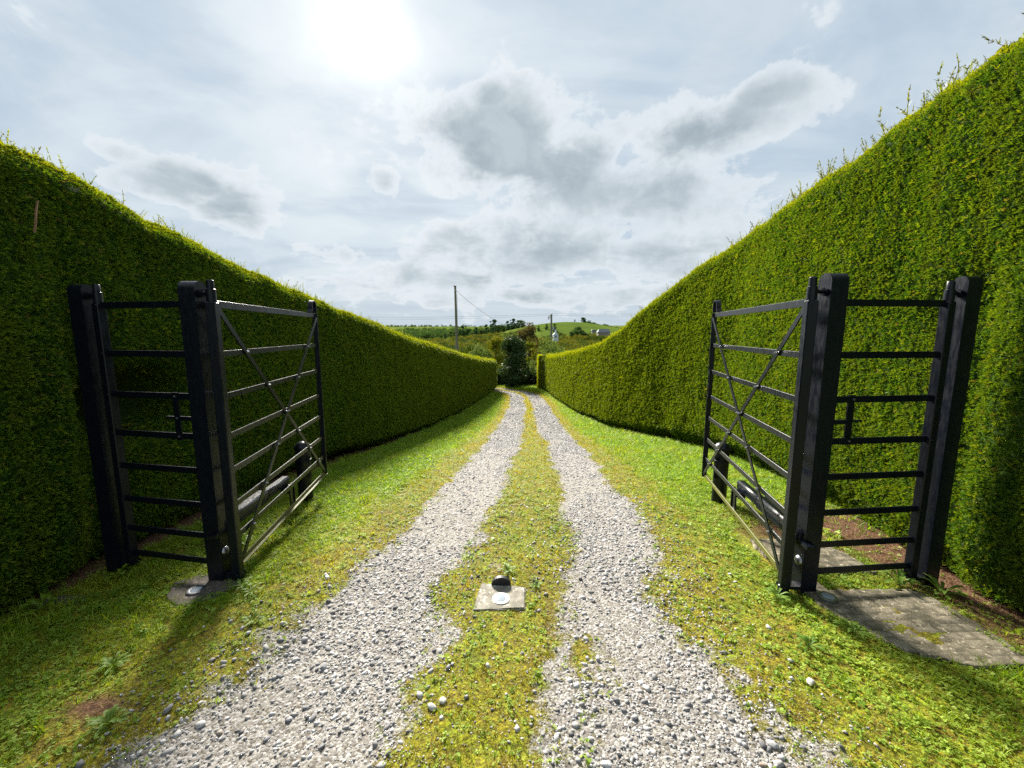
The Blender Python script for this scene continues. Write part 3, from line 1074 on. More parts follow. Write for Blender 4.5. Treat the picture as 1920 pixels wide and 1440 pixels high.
def make_gate(name, label, hinge, tip, z0, back, latch=False):
    """leaf along local +x from the hinge; back = local y side the opener stands on"""
    v = Vector((tip[0] - hinge[0], tip[1] - hinge[1]))
    L = v.length
    root = empty(name, (hinge[0], hinge[1], z0), math.atan2(v.y, v.x))
    tag(root, label, 'gate', 'open field gate leaves of the drive')
    MB().box((0, 0, .905), (.055, .055, 1.75), .005).build('hanging_stile', M_BLACK, root)
    MB().lathe([(.030, -.012), (.030, .05), (.024, .055)], 16, (0, 0, -.02)).build('bottom_hinge', M_BLACK, root, True)
    MB().lathe([(.026, 0), (.026, .075), (.020, .078), (.020, .125), (.016, .13)], 16, (0, 0, 1.78)).build('hinge_collar', M_BLACK, root, True)
    x0 = .03
    for i, zz in enumerate(RAILZ):
        if i == 0:
            mb = MB().box(((x0 + L) / 2, 0, zz), (L - x0, .010, .044), .0015)
            mb.box(((x0 + L) / 2, back * .018, zz + .019), (L - x0, .026, .006))
            mb.build('top_rail', M_RAILP, root)
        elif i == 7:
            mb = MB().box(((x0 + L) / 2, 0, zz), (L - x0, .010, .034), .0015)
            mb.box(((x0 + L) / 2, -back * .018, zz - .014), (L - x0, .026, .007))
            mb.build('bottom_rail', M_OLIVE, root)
        else:
            MB().box(((x0 + L - .01) / 2, 0, zz), (L - x0 - .01, .009, .038), .0015).build('rail', M_RAILP, root)
    # braces, one on each face
    MB().bar((.035, -.010 * 1, 1.745), (L - .02, -.010, .115), .008, .034).build('brace', M_RAILP, root)
    MB().bar((L - .02, -.019, 1.745), (.035, -.019, .115), .008, .034).build('brace', M_RAILP, root)
    for zz in RAILZ[1:7]:
        for q in (0, 1):
            f_ = (1.745 - zz) / 1.63
            xx = .035 + (L - .055) * (f_ if q == 0 else 1 - f_)
            MB().cyl((xx, -.016 - q * .008, zz), (xx, -.030 - q * .006, zz), .0095, .006, 8).build('bolt', M_STEEL, root)
            if back > 0:
                pass
    # head stile
    MB().box((L, 0, .93), (.012, .048, 1.72), .002).build('head_stile', M_BLACK, root)
    # lifting loop on top of the head stile
    rad = .058
    pts = [(L - .001, 0, 1.80)] + [(L - rad + rad * math.cos(a), 0, 1.80 + .055 + rad * math.sin(a)) for a in np.linspace(0, math.pi, 9)] + [(L - 2 * rad, 0, 1.83), (L - 2 * rad - .03, 0, 1.795)]
    mb = MB()
    for p, q in zip(pts[:-1], pts[1:]):
        mb.bar(p, q, .044, .008, up=(0, 0, 1) if abs(q[0] - p[0]) > 1e-4 else (1, 0, 0))
    mb.build('lifting_loop', M_BLACK, root)
    for zz in (1.60, 1.33, 1.07, .60):
        MB().cyl((L + .004, 0, zz), (L + .014, 0, zz), .008, .006, 8).build('bolt', M_STEEL, root)
    # bracket for the opener between the two lowest rails
    MB().box((L * .52, back * .012, .185), (.05, .012, .20)).box((L * .52 + .045, back * .012, .185), (.012, .03, .20)).build('opener_bracket', M_BLACK, root)
    if latch:
        MB().box((L - .03, -.018, 1.07), (.010, .010, .30)).box((L - .03, -.018, 1.18), (.03, .016, .025)).box((L - .03, -.018, 1.06), (.05, .022, .04)).box((L - .03, -.018, .95), (.03, .016, .025)).build('latch', M_BLACK, root)
    return root, L


LG_H, LG_T = (-1.80, 2.41), (-2.03, 4.12)
RG_H, RG_T = (1.70, 2.285), (2.05, 4.05)
gl, Ll = make_gate('field_gate', 'open black metal field gate leaf on the left of the drive', LG_H, LG_T, .0, 1)
gr_, Lr = make_gate('field_gate', 'open black field gate leaf on the right, a latch on its end', RG_H, RG_T, .0, -1, True)


# the brace/bolt side faces the drive: local -y is right of the leaf; on the right leaf the drive is on +y
for o in gr_.children:
    if o.name.split('.')[0] in ('brace', 'bolt', 'latch', 'bottom_rail'):
        o.scale = (1, -1, 1)


def make_opener(label, root_gate, back, L):
    mw = root_gate.location
    rz = root_gate.rotation_euler.z
    o = empty('gate_opener', mw, rz)
    tag(o, label, 'gate opener', 'gate openers')
    yb = back * .085
    a = (.03, yb + back * .02, .335); m = (L * .34, yb, .315); b = (L * .56, yb - back * .01, .300)
    MB().bar(a, m, .085, .105, bevel=.016).build('motor_housing', M_BLACK, o, True)
    MB().bar(m, b, .068, .082, bevel=.013).build('ram_cover', M_BLACK, o, True)
    MB().bar((L * .50, yb - back * .03, .235), (L * .56, yb - back * .03, .235), .05, .05).build('ram_joint', M_BLACK, o)
    MB().box((-.01, yb + back * .02, .315), (.09, .05, .025)).build('post_bracket', M_BLACK, o)
    return o


make_opener('black box gate opener low behind the left gate leaf', gl, 1, Ll)
make_opener('black box gate opener low behind the right gate leaf', gr_, -1, Lr)


def make_post(label, x, y, h, drive, hinge_xy=None, w=.099, lamp=True):
    root = empty('gate_post', (x, y, 0))
    tag(root, label, 'gate post', 'square black gate posts with rounded tops')
    # rounded top: semicircle seen from the drive, running through front to back face
    b = bmesh.new()
    r = w / 2
    prof = [(-r, -.3)] + [(-r * math.cos(a), h - r + r * math.sin(a)) for a in np.linspace(0, math.pi, 13)] + [(r, -.3)]
    A = [b.verts.new((-w / 2, p[0], p[1])) for p in prof]; B = [b.verts.new((w / 2, p[0], p[1])) for p in prof]
    b.faces.new(A); b.faces.new(list(reversed(B)))
    for i in range(len(A)):
        j = (i + 1) % len(A)
        b.faces.new((A[j], A[i], B[i], B[j]))
    bmesh.ops.bevel(b, geom=[e for e in b.edges if e.calc_face_angle(0) > 1.0], offset=.006, segments=2, affect='EDGES')
    mb = MB(); mb._add(b)
    mb.build('post_body', M_BLACK, root, True)
    if hinge_xy:
        hx = hinge_xy[0] - x; hy = hinge_xy[1] - y
        e = Vector((hx, hy, 0)).normalized()
        p0 = e * (w / 2 - .01); p1 = Vector((hx, hy, 0)) - e * .018
        MB().cyl(p0 + Vector((0, 0, 1.83)), p1 + Vector((0, 0, 1.83)), .011).cyl(p0 + e * .012 + Vector((0, 0, 1.83)), p0 + e * .030 + Vector((0, 0, 1.83)), .024, seg=6).cyl(p1 - e * .012 + Vector((0, 0, 1.83)), p1 - e * .002 + Vector((0, 0, 1.83)), .018, seg=6).build('hinge_eye', M_BLACK, root, True)
        MB().box(e * (w / 2 + .035) + Vector((0, 0, .02)), (abs(hx) * 1.1, .06, .02)).build('hinge_shoe', M_BLACK, root)
    if lamp:
        # eyelid hood low on the drive face
        hd = MB()
        hd.lathe([(.034, 0), (.030, .014), (.018, .026), (.006, .030)], 16)
        o_ = hd.build('eyelid_hood', M_STEEL, root, True)
        o_.location = (drive * (w / 2 - .012), -.01, .185)
        o_.rotation_euler = (R(-18), R(62 * drive), 0)
    return root


make_post('left main gate post carrying the open left leaf', -1.925, 2.43, 1.905, 1, LG_H)
make_post('right main gate post carrying the open right leaf', 1.845, 2.32, 1.935, -1, RG_H)
make_post('left outer post sunk into the left hedge beside the side gate', -2.735, 2.56, 1.90, 1, (-2.63, 2.555), w=.086, lamp=False)
make_post('right outer post sunk into the right hedge beside the side gate', 2.705, 2.40, 1.93, -1, (2.60, 2.395), w=.086, lamp=False)


def make_side_gate(label, hinge, tip):
    v = Vector((tip[0] - hinge[0], tip[1] - hinge[1]))
    L = v.length
    root = empty('side_gate', (hinge[0], hinge[1], 0), math.atan2(v.y, v.x))
    tag(root, label, 'side gate', 'narrow black pedestrian gates')
    MB().box((0, 0, .905), (.05, .05, 1.75), .004).build('hanging_stile', M_BLACK, root)
    MB().lathe([(.024, 0), (.024, .07), (.019, .073), (.019, .115), (.015, .12)], 14, (0, 0, 1.78)).build('hinge_collar', M_BLACK, root, True)
    MB().box((L, 0, .93), (.012, .045, 1.70), .002).build('head_stile', M_BLACK, root)
    for i, zz in enumerate(RAILZ):
        MB().box((L / 2 + .01, 0, zz), (L - .03, .010, .040), .0015).build('rail', M_BLACK, root)
    lx = L * .80
    mb = MB().box((lx, -.010, 1.07), (.042, .008, .31)).box((lx + .10, -.008, 1.06), (.18, .010, .026)).box((lx - .05, -.008, 1.065), (.06, .012, .012))
    mb.build('latch_plate', M_BLACK, root)
    for zz in (1.20, 1.06, .942):
        MB().cyl((lx, -.014, zz), (lx, -.022, zz), .007, .005, 8).build('bolt', M_STEEL, root)
        if zz != 1.06:
            MB().cyl((lx, .005, zz), (lx, .012, zz), .007, .005, 8).build('bolt', M_STEEL, root)
    for zz in RAILZ[::1]:
        for sd_ in (-1, 1):
            MB().cyl((.012, sd_ * .025, zz), (.012, sd_ * .031, zz), .007, .005, 8).build('bolt', M_BLACK, root)
    return root


make_side_gate('narrow black side gate between the two left posts, closed', (-2.63, 2.555), (-1.99, 2.44))
make_side_gate('narrow black side gate between the two right posts, closed over the concrete path', (2.60, 2.395), (1.915, 2.33))

# short black post behind the left side gate
MBp = MB().box((0, 0, .60), (.075, .06, 1.32), .006)
o = MBp.build('stub_post', M_BLACK, None, True)
o.location = (-3.02, 2.90, 0)
tag(o, 'short black post half buried in the hedge hollow behind the left side gate', 'post')


def bollard(label, x, y):
    z = gz1(x, y)
    root = empty('bollard', (x, y, z))
    tag(root, label, 'bollard', 'round black bollards behind the gate leaves')
    MB().lathe([(.072, -.1), (.071, 0), (.069, .44)], 24).build('shaft', M_BLACK, root, True)
    MB().lathe([(.069, .44), (.077, .443), (.077, .462), (.069, .466), (.068, .475), (.070, .57)], 24).build('neck_ring', M_BLACK, root, True)
    MB().lathe([(.070, .57), (.081, .575), (.082, .60), (.074, .608), (.056, .632), (.03, .648), (.006, .652)], 24).build('domed_cap', M_BLACK, root, True)
    return root


bollard('black bollard with domed cap behind the end of the left gate leaf', -2.165, 3.96)
bollard('black bollard with domed cap behind the end of the right gate leaf', 2.175, 3.96)

# ------------------------------------------------------------------ gate stop in the middle of the lane
root = empty('gate_stop', (-.078, 2.235, gz1(-.078, 2.235) - .008))
tag(root, 'concrete block in the middle strip with a white disc and a black half-round stop', 'gate stop')
b = bmesh.new()
q = [b.verts.new(p) for p in ((-.152, -.118, .022), (.155, -.098, .022), (.165, .098, .022), (-.122, .135, .022))]
q2 = [b.verts.new((v.co.x * 1.02, v.co.y * 1.02, -.1)) for v in q]
b.faces.new(q)
for i in range(4):
    b.faces.new((q[i], q2[i], q2[(i + 1) % 4], q[(i + 1) % 4]))
bmesh.ops.bevel(b, geom=[e for e in b.edges if e.verts[0].co.z > 0 and e.verts[1].co.z > 0], offset=.006, segments=2, affect='EDGES')
bmesh.ops.subdivide_edges(b, edges=b.edges[:], cuts=3, use_grid_fill=True)
for v in b.verts:
    v.co += Vector(rng.normal(size=3)) * .0015
mb = MB(); mb._add(b)
mb.build('concrete_block', M_CONC, root)
MB().lathe([(.053, .0), (.053, .0045), (.046, .006), (.034, .004), (.030, .0025)], 28, (.012, -.018, .022)).build('white_disc', M_WHITE, root, True)
MB().lathe([(.029, 0), (.029, .0015), (.02, .003)], 24, (.012, -.018, .0245)).build('disc_lens', M_LENS, root, True)
b = bmesh.new()
A = [b.verts.new((.063 * math.cos(a), -.010, .055 * math.sin(a))) for a in np.linspace(0, math.pi, 15)]
B = [b.verts.new((.063 * math.cos(a), .016, .055 * math.sin(a))) for a in np.linspace(0, math.pi, 15)]
b.faces.new(A); b.faces.new(list(reversed(B)))
for i in range(15):
    j = (i + 1) % 15
    b.faces.new((A[j], A[i], B[i], B[j]))
mb = MB(); mb._add(b)
mb.build('half_round_stop', M_RUBBER, root, loc=(.008, .118, .022))


def uplight(label, x, y, z, plate):
    root = empty('ground_light', (x, y, z))
    tag(root, label, 'ground light', 'round lights set flush in the ground')
    MB().lathe([(.050, -.02), (.050, .006), (.044, .008), (.035, .006)], 26).build('bezel', M_STEEL, root, True)
    MB().lathe([(.0345, 0), (.0345, .0055), (.02, .0075), (.004, .008)], 22).build('lens', M_LENS, root, True)
    return root


# damp plate under the left post
zc = gz1(-1.98, 2.31)
V = []; nn_ = 22
ringr = [(.205 + .02 * math.sin(3 * a) + .012 * math.sin(7 * a), a) for a in np.linspace(0, 2 * math.pi, nn_, endpoint=False)]
V = [(0, 0, .018)] + [(r_ * math.cos(a) * .97, r_ * math.sin(a) * .72, .014) for r_, a in ringr] + [(r_ * math.cos(a) * 1.02, r_ * math.sin(a) * .76, -.06) for r_, a in ringr]
F = [(0, 1 + i, 1 + (i + 1) % nn_) for i in range(nn_)] + [(1 + i, 1 + nn_ + i, 1 + nn_ + (i + 1) % nn_, 1 + (i + 1) % nn_) for i in range(nn_)]
o = link('post_footing', mesh_from('post_footing', V, F, M_DARKCONC), None, (-1.97, 2.32, zc))
tag(o, 'damp grey concrete footing at the foot of the left main post', 'footing')
uplight('round glass ground light in the footing by the left main post', -1.98, 2.285, zc + .017, None)
o = link('kerb_stone', mesh_from('kerb_stone', *stone_mesh(901, .35, 2), M_DARKCONC), None, (-2.72, 2.22, gz1(-2.72, 2.22) - .01))
o.scale = (.22, .12, .10); o.rotation_euler = (0, 0, .35)
tag(o, 'dark flat stone half hidden under the left hedge', 'stone')

# imprinted path through the right side gate
def path_mesh():
    X_, Y_ = np.meshgrid(np.linspace(1.7, 2.62, 92), np.linspace(1.60, 3.32, 172))
    X_ = X_.ravel(); Y_ = Y_.ravel()
    wob = (fbm(X_, Y_, 5, 3) - .5) * .10
    left = np.interp(Y_, [1.6, 1.72, 1.79, 2.03, 2.17, 2.34, 2.97, 3.35], [2.42, 2.14, 1.96, 1.88, 1.79, 1.80, 1.90, 2.0]) + wob
    right = np.interp(Y_, [1.6, 2.3, 3.35], [2.56, 2.53, 2.36]) + wob
    inside = (X_ > left) & (X_ < right) & (Y_ > 1.70) & (Y_ < 2.98)
    inside &= ~((Y_ > 2.30 + wob) & (Y_ < 2.49 + wob) & (X_ > 1.99))
    base = gz(Y_) + .020 + (fbm(X_ + 5, Y_, 2.5, 3) - .5) * .03
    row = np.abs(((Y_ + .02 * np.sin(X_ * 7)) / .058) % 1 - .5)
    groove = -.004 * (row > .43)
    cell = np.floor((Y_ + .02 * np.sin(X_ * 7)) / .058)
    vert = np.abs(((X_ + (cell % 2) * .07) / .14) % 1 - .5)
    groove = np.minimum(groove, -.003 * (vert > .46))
    Z_ = base + groove + (fbm(X_, Y_, 20, 2) - .5) * .006
    return X_, Y_, Z_, inside, groove, 92, 172


X_, Y_, Z_, ins, grv, pa, pb = path_mesh()
ii = (np.arange(pb - 1)[:, None] * pa + np.arange(pa - 1)[None, :]).ravel()
q = np.c_[ii, ii + 1, ii + pa + 1, ii + pa]
q = q[ins[q].all(1)]
used, inv = np.unique(q.ravel(), return_inverse=True)
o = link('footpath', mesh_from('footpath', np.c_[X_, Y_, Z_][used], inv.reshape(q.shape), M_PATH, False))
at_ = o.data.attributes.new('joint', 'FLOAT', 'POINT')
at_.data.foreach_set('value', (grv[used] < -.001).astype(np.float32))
tag(o, 'worn imprinted concrete footpath running under the right side gate', kind='structure')
md = o.modifiers.new('thick', 'SOLIDIFY'); md.thickness = .06; md.offset = -1
uplight('round glass ground light in the concrete path by the right main post', 1.915, 2.205, gz(2.205) + .026, None)

# ------------------------------------------------------------------ weeds and single stones on the verge
M_WEED = leaf_mat('weed_leaves', [(0, (.10, .19, .02)), (1, (.16, .25, .04))], .38, (1.3, 1.2, .5), rough=.55, spec=.25)
M_ROUND = leaf_mat('round_leaves', [(0, (.12, .21, .012)), (1, (.18, .25, .015))], .38, (1.3, 1.2, .5), rough=.4, spec=.45)


def weed(label, x, y, L, n, seed, rnd=False, lift=.5, zoff=0, cat='weed'):
    V, F = rosette(n + (5 if not rnd else 0), 1.0, .105 if not rnd else .27, lift, seed, rnd)
    o = link('weed_plant', mesh_from('weed_plant', V, F, M_ROUND if rnd else M_WEED, True), None, (x, y, gz1(x, y) + .004 + zoff))
    o.scale = (L * .85, L * .85, L * .85)
    o.rotation_euler = (0, 0, seed * 1.3)
    tag(o, label, cat, 'weeds on the verges')


weed('round-leaved weed at the foot of the left hedge below the side gate', -2.62, 2.44, .075, 7, 1, True, 1.0)
weed('larger round-leaved weed at the left edge under the left hedge', -2.78, 2.14, .085, 9, 2, True, .9)
weed('dandelion rosette on the left verge well in front of the left footing', -1.93, 1.72, .085, 11, 3)
weed('dandelion rosette at the foot of the left gate leaf hinge', -1.72, 2.33, .075, 9, 4)
weed('dandelion leaves beside the footing of the left post, towards the lane', -1.62, 2.27, .07, 9, 5)
weed('leafy weed in the lane strip just behind the gate stop', -.03, 2.52, .075, 12, 6)
weed('low weed to the right of the gate stop', .155, 2.36, .06, 10, 7)
weed('tall leafy dandelion at the foot of the right outer post', 2.50, 2.36, .14, 13, 8, False, .9)
weed('second leafy dandelion trailing right of the right outer post', 2.68, 2.27, .13, 11, 9, False, .6)
weed('bright dandelion at the foot of the right gate leaf hinge', 1.63, 2.24, .09, 11, 10)
weed('pale thistle-like weed in the right verge left of the footpath', 1.52, 1.83, .085, 12, 11)
weed('broad weed in the right verge beside the near end of the footpath', 1.83, 1.93, .09, 11, 12)
weed('grey-green rosette on the left verge near the lane edge', -1.45, 2.02, .07, 10, 13)
weed('bright leafy weed on the left verge at the photo corner', -1.65, 1.42, .09, 12, 14)
weed('leafy weed under the left side gate beside the left main post', -2.12, 2.86, .12, 14, 15, False, .8)
weed('leafy weed under the left side gate nearer the outer post', -2.32, 2.9, .11, 14, 16, False, .8)


def stone(label, x, y, s, seed, m=None):
    o = link('stone', mesh_from('stone', *stone_mesh(seed, .62, 2), m or M_BIGSTONE), None, (x, y, gz1(x, y) + s * .25))
    o.scale = (s, s, s); o.rotation_euler = (0, 0, seed * 1.7)
    tag(o, label, 'stone', 'larger loose stones on the lane')


stone('grey stone in the middle strip in front of the gate stop', -.035, 1.86, .016, 701)
stone('dark flat stone on the left edge of the middle strip near the camera', -.345, 1.50, .024, 702)
stone('pale stone beside the dark flat one at the left edge of the middle strip', -.30, 1.53, .019, 703)
stone('grey stone where the left verge meets the left wheel track', -1.10, 1.90, .021, 704)
stone('smaller upright stone next to the grey one at the left verge edge', -1.155, 1.90, .017, 705)
stone('white stone on the left verge close to the left wheel track', -1.29, 1.44, .022, 706)
stone('whitish rounded stone in the left wheel track', -.92, 1.73, .022, 707)
stone('pinkish stone at the inner edge of the right wheel track', .43, 1.78, .018, 708)
stone('pale rounded stone in the right wheel track near the camera', .62, 1.62, .021, 709)
stone('grey stone lying on the grass of the right verge', 1.37, 1.62, .024, 710)
stone('broad pale stone at the outer edge of the right wheel track', 1.03, 1.36, .024, 711)
stone('black lump in the moss to the right of the gate stop', .165, 2.44, .015, 712, M_RUBBER)

# twig caught in the left hedge
o = MB().tube([(0, 0, 0), (.004, .01, .06), (.012, .012, .12), (.024, .02, .185)], [.006, .006, .005, .004]).build('broken_twig', M_LITTER, None, True)
o.location = (-2.80, 2.41, 2.18)
tag(o, 'bare pale twig stuck in the left hedge near its top', 'twig')

# ------------------------------------------------------------------ trees and far things
def leaf_quads(centers, radii, n, size, seed, squash=.8):
    r = np.random.default_rng(seed)
    k = r.choice(len(centers), n, p=np.array(radii) ** 2 / (np.array(radii) ** 2).sum())
    d = r.normal(size=(n, 3)); d /= np.linalg.norm(d, axis=1, keepdims=True)
    rad = np.array(radii)[k] * r.uniform(.55, 1.05, n)
    P = np.array(centers)[k] + d * rad[:, None] * np.array([1, 1, squash])
    nrm = d + r.normal(size=(n, 3)) * .7; nrm /= np.linalg.norm(nrm, axis=1, keepdims=True)
    a = np.cross(nrm, r.normal(size=(n, 3))); a /= np.linalg.norm(a, axis=1, keepdims=True)
    b = np.cross(nrm, a)
    s = size * r.uniform(.6, 1.4, n)[:, None]
    V = np.stack([P - a * s, P + b * s * .55, P + a * s, P - b * s * .55], 1).reshape(-1, 3)
    F = np.arange(4 * n).reshape(-1, 4)
    return V, F


def crown_mesh(name, h, wd, n, size, m, seed, low=.25, clumps=26, round_=1.0):
    r = np.random.default_rng(seed)
    cs = []; rs = []
    for i in range(clumps):
        u = r.uniform(0, 1)
        z = h * (low + (1 - low) * u)
        prof = math.sin(math.pi * min(1, .12 + .86 * u)) ** (.55 * round_)
        a = r.uniform(0, 2 * math.pi); q = wd / 2 * prof * r.uniform(.25, .82)
        cs.append((math.cos(a) * q, math.sin(a) * q, z * .93)); rs.append(wd * r.uniform(.10, .19))
    V, F = leaf_quads(cs, rs, n, size, seed + 1)
    return mesh_from(name, V, F, m), cs


def trunk_mesh(h, r0, cs, m, seed):
    r = np.random.default_rng(seed)
    mb = MB()
    mb.tube([(0, 0, -.3), (.02, 0, h * .25), (-.03, .02, h * .55), (.0, .0, h * .8)], [r0, r0 * .8, r0 * .55, r0 * .25], 8)
    for i in r.choice(len(cs), min(7, len(cs)), replace=False):
        c = np.array(cs[i]); z0 = c[2] * r.uniform(.45, .7)
        mb.tube([(0, 0, z0), c * np.array([.5, .5, 0]) + np.array([0, 0, (z0 + c[2]) / 2]), c], [r0 * .4, r0 * .28, r0 * .12], 5)
    bmesh.ops.recalc_face_normals(mb.bm, faces=mb.bm.faces)
    me = bpy.data.meshes.new('trunk')
    mb.bm.to_mesh(me); mb.bm.free(); me.materials.append(m)
    return me


M_BARK, t_ = mat('bark')
out(t_, principled(t_, t_.mix(t_.noise(None, 6, 5), (.04, .035, .028), (.12, .10, .08)), .9, .2))
M_DARKLEAF = leaf_mat('dark_glossy_leaves', [(0, (.020, .042, .016)), (1, (.05, .085, .028))], .22, rough=.6, spec=.12)
M_FARLEAF = leaf_mat('blue_green_leaves', [(0, (.035, .080, .042)), (1, (.075, .125, .055))], .25, rough=.9, spec=.03)
M_MIDLEAF = leaf_mat('tree_leaves', [(0, (.030, .070, .026)), (1, (.065, .115, .036))], .3, rough=.9, spec=.03)
M_PALELEAF = leaf_mat('pale_shrub_leaves', [(0, (.10, .15, .045)), (1, (.16, .20, .07))], .35, rough=.9, spec=.03)
M_BROWNLEAF = leaf_mat('brownish_leaves', [(0, (.075, .062, .03)), (1, (.10, .085, .035))], .3, rough=.9, spec=.03)
M_GOLD = leaf_mat('golden_leaves', [(0, (.09, .12, .018)), (.5, (.14, .155, .018)), (1, (.17, .17, .022))], .35, rough=.9, spec=.03)
M_OLIVELEAF = leaf_mat('olive_leaves', [(0, (.05, .075, .018)), (.6, (.09, .125, .02)), (1, (.14, .15, .010))], .35, rough=.9, spec=.03)
M_BLOSSOM = leaf_mat('pale_blossom', [(0, (.42, .40, .32)), (1, (.62, .60, .50))], .2)


def tree(name, label, cat, x, y, h, wd, m, n, size, seed, low=.25, r0=None, group=None, zbase=None, clumps=26, round_=1.0):
    z = float(land_z(np.array([x]), np.array([y]))[0]) if zbase is None else zbase
    root = empty(name, (x, y, z))
    tag(root, label, cat, group)
    me, cs = crown_mesh('crown', h, wd, n, size, m, seed, low, clumps, round_)
    link('crown', me, root)['kind'] = 'stuff'
    link('trunk', trunk_mesh(h, r0 or h * .025, cs, M_BARK, seed + 5), root)
    return root


ZE = lambda y_: float(gz(y_))
# dark tree at the end of the lane
tree('round_tree', 'dark round evergreen tree standing at the end of the lane', 'tree', .22, 33.0, 4.2, 3.3, M_DARKLEAF, 8000, .10, 41, .03, .10, zbase=ZE(33), clumps=60, round_=.7)


# low dark hedge across the end with pale leaves in it
root = empty('boundary_hedge', (.6, 34.3, ZE(34.3)))
tag(root, 'low dark hedge with pale blossom across the end of the lane', 'hedge')
cs = [(rng.uniform(-5, 4), rng.uniform(-.35, .35), rng.uniform(.12, 1.30)) for _ in range(170)]
V, F = leaf_quads(cs, [.30] * len(cs), 6500, .075, 77)
link('leaves', mesh_from('leaves', V, F, M_DARKLEAF), root)['kind'] = 'stuff'
V, F = leaf_quads([c for c in cs if c[2] < 1.0 and c[0] > .2], [.36] * sum(c[2] < 1.0 and c[0] > .2 for c in cs), 420, .04, 78)
link('blossom', mesh_from('blossom', V, F, M_BLOSSOM), root)['kind'] = 'stuff'
mb = MB()
for i in range(24):
    xx = -5 + i * .39
    mb.tube([(xx, 0, -.1), (xx + .05, .02, .5), (xx - .03, 0, 1.1)], [.03, .025, .012], 5)
mb.build('stems', M_BARK, root)
MB().box((-.5, .25, .62), (9, .35, 1.3), .1).build('hedge_body', M_CORE, root)

# pale shrubs looking over the hedge ends
def shrub(label, x, y, h, wd, m, seed, n=1300, size=.09, zbase=None):
    return tree('leafy_shrub', label, 'shrub', x, y, h, wd, m, n, size, seed, .05, .04, 'shrubs at the end of the lane', zbase, 20, .6)


shrub('pale leafy shrub rising behind the end of the right hedge', 3.6, 33.5, 3.9, 4.6, M_PALELEAF, 51, 2200, zbase=ZE(33.5))
shrub('second pale shrub further behind the right hedge', 6.6, 33.8, 4.0, 4.4, M_PALELEAF, 52, 1600, zbase=ZE(33.8))
shrub('pale silvery shrub rising behind the end of the left hedge', -2.9, 35.2, 3.3, 3.6, M_PALELEAF, 53, 1500, zbase=ZE(35))

# variegated climber on the corner of the right hedge
root = empty('climber', (2.47, 29.9, ZE(29.9)))
tag(root, 'variegated pale climber on a stem at the corner of the right hedge', 'climbing plant')
cs = [(rng.normal(0, .07), rng.normal(0, .08), q) for q in np.linspace(.25, 2.9, 40)]
V, F = leaf_quads(cs, [.13] * len(cs), 800, .05, 79)
link('leaves', mesh_from('leaves', V, F, M_PALELEAF), root)['kind'] = 'stuff'
MB().tube([(0, 0, -.1), (.05, 0, .8), (-.02, 0, 2.0), (0, 0, 2.8)], [.07, .05, .04, .02], 7).build('stem', M_CONC, root)

# bright end block of the right hedge turning away
root = empty('hedge_return', (2.75, 30.75, ZE(30.7)))
tag(root, 'short return of clipped hedge just beyond the corner of the right hedge', 'hedge')
link('hedge_body', mesh_from('hedge_body', [(x_, y_, z_) for x_ in (-.62, .8) for y_ in (-.3, .9) for z_ in (0, 2.58)], [(0, 1, 3, 2), (4, 6, 7, 5), (0, 4, 5, 1), (2, 3, 7, 6), (1, 5, 7, 3), (0, 2, 6, 4)], M_CORE), root)
n = 1500
pp = np.r_[np.c_[np.full(n, -.66), rng.uniform(-.32, .92, n), rng.uniform(.05, 2.6, n)], np.c_[rng.uniform(-.65, .8, n), np.full(n, -.34), rng.uniform(.05, 2.6, n)], np.c_[rng.uniform(-.66, .8, n), rng.uniform(-.34, .92, n), np.full(n, 2.62)]]
dd = np.r_[np.tile([-.8, 0, .5], (n, 1)), np.tile([0, -.8, .5], (n, 1)), np.tile([0, 0, 1], (n, 1))] + rng.normal(size=(3 * n, 3)) * .3
scatter('clipped_foliage', pp, dd, np.full(3 * n, .085) * rng.lognormal(0, .2, 3 * n), SPRAYS, root, rng.uniform(.5, 1, 3 * n))

# brown-leaved tall tree and others in the middle distance
tree('birch_tree', 'tall brownish thin-leaved tree behind the dark round tree', 'tree', 2.9, 62, 8.9, 5.2, M_BROWNLEAF, 3600, .16, 42, .2, .14, clumps=34)
tree('olive_tree', 'olive green bush tree left of the utility pole behind the left hedge', 'tree', -7.2, 70, 5.6, 8.0, M_OLIVELEAF, 2600, .2, 43, .05, .12)
tree('golden_tree', 'yellowish leafy tree just left of the dark round tree', 'tree', -2.4, 60, 5.9, 5.6, M_OLIVELEAF, 2600, .17, 44, .05, .12)
tree('shadow_bush', 'dark bush between the round tree and the pole on the left', 'bush', -4.4, 56, 4.6, 4.4, M_MIDLEAF, 2000, .15, 45, .03, .1)
tree('golden_tree', 'yellow-green tree close behind the right side of the dark round tree', 'tree', 1.9, 45, 4.6, 2.4, M_GOLD, 1600, .13, 46, .1, .08)
tree('shadow_bush', 'dark bush low behind the right-hand utility pole', 'bush', 6.2, 60, 4.6, 5.0, M_MIDLEAF, 2000, .16, 47, .03, .1)

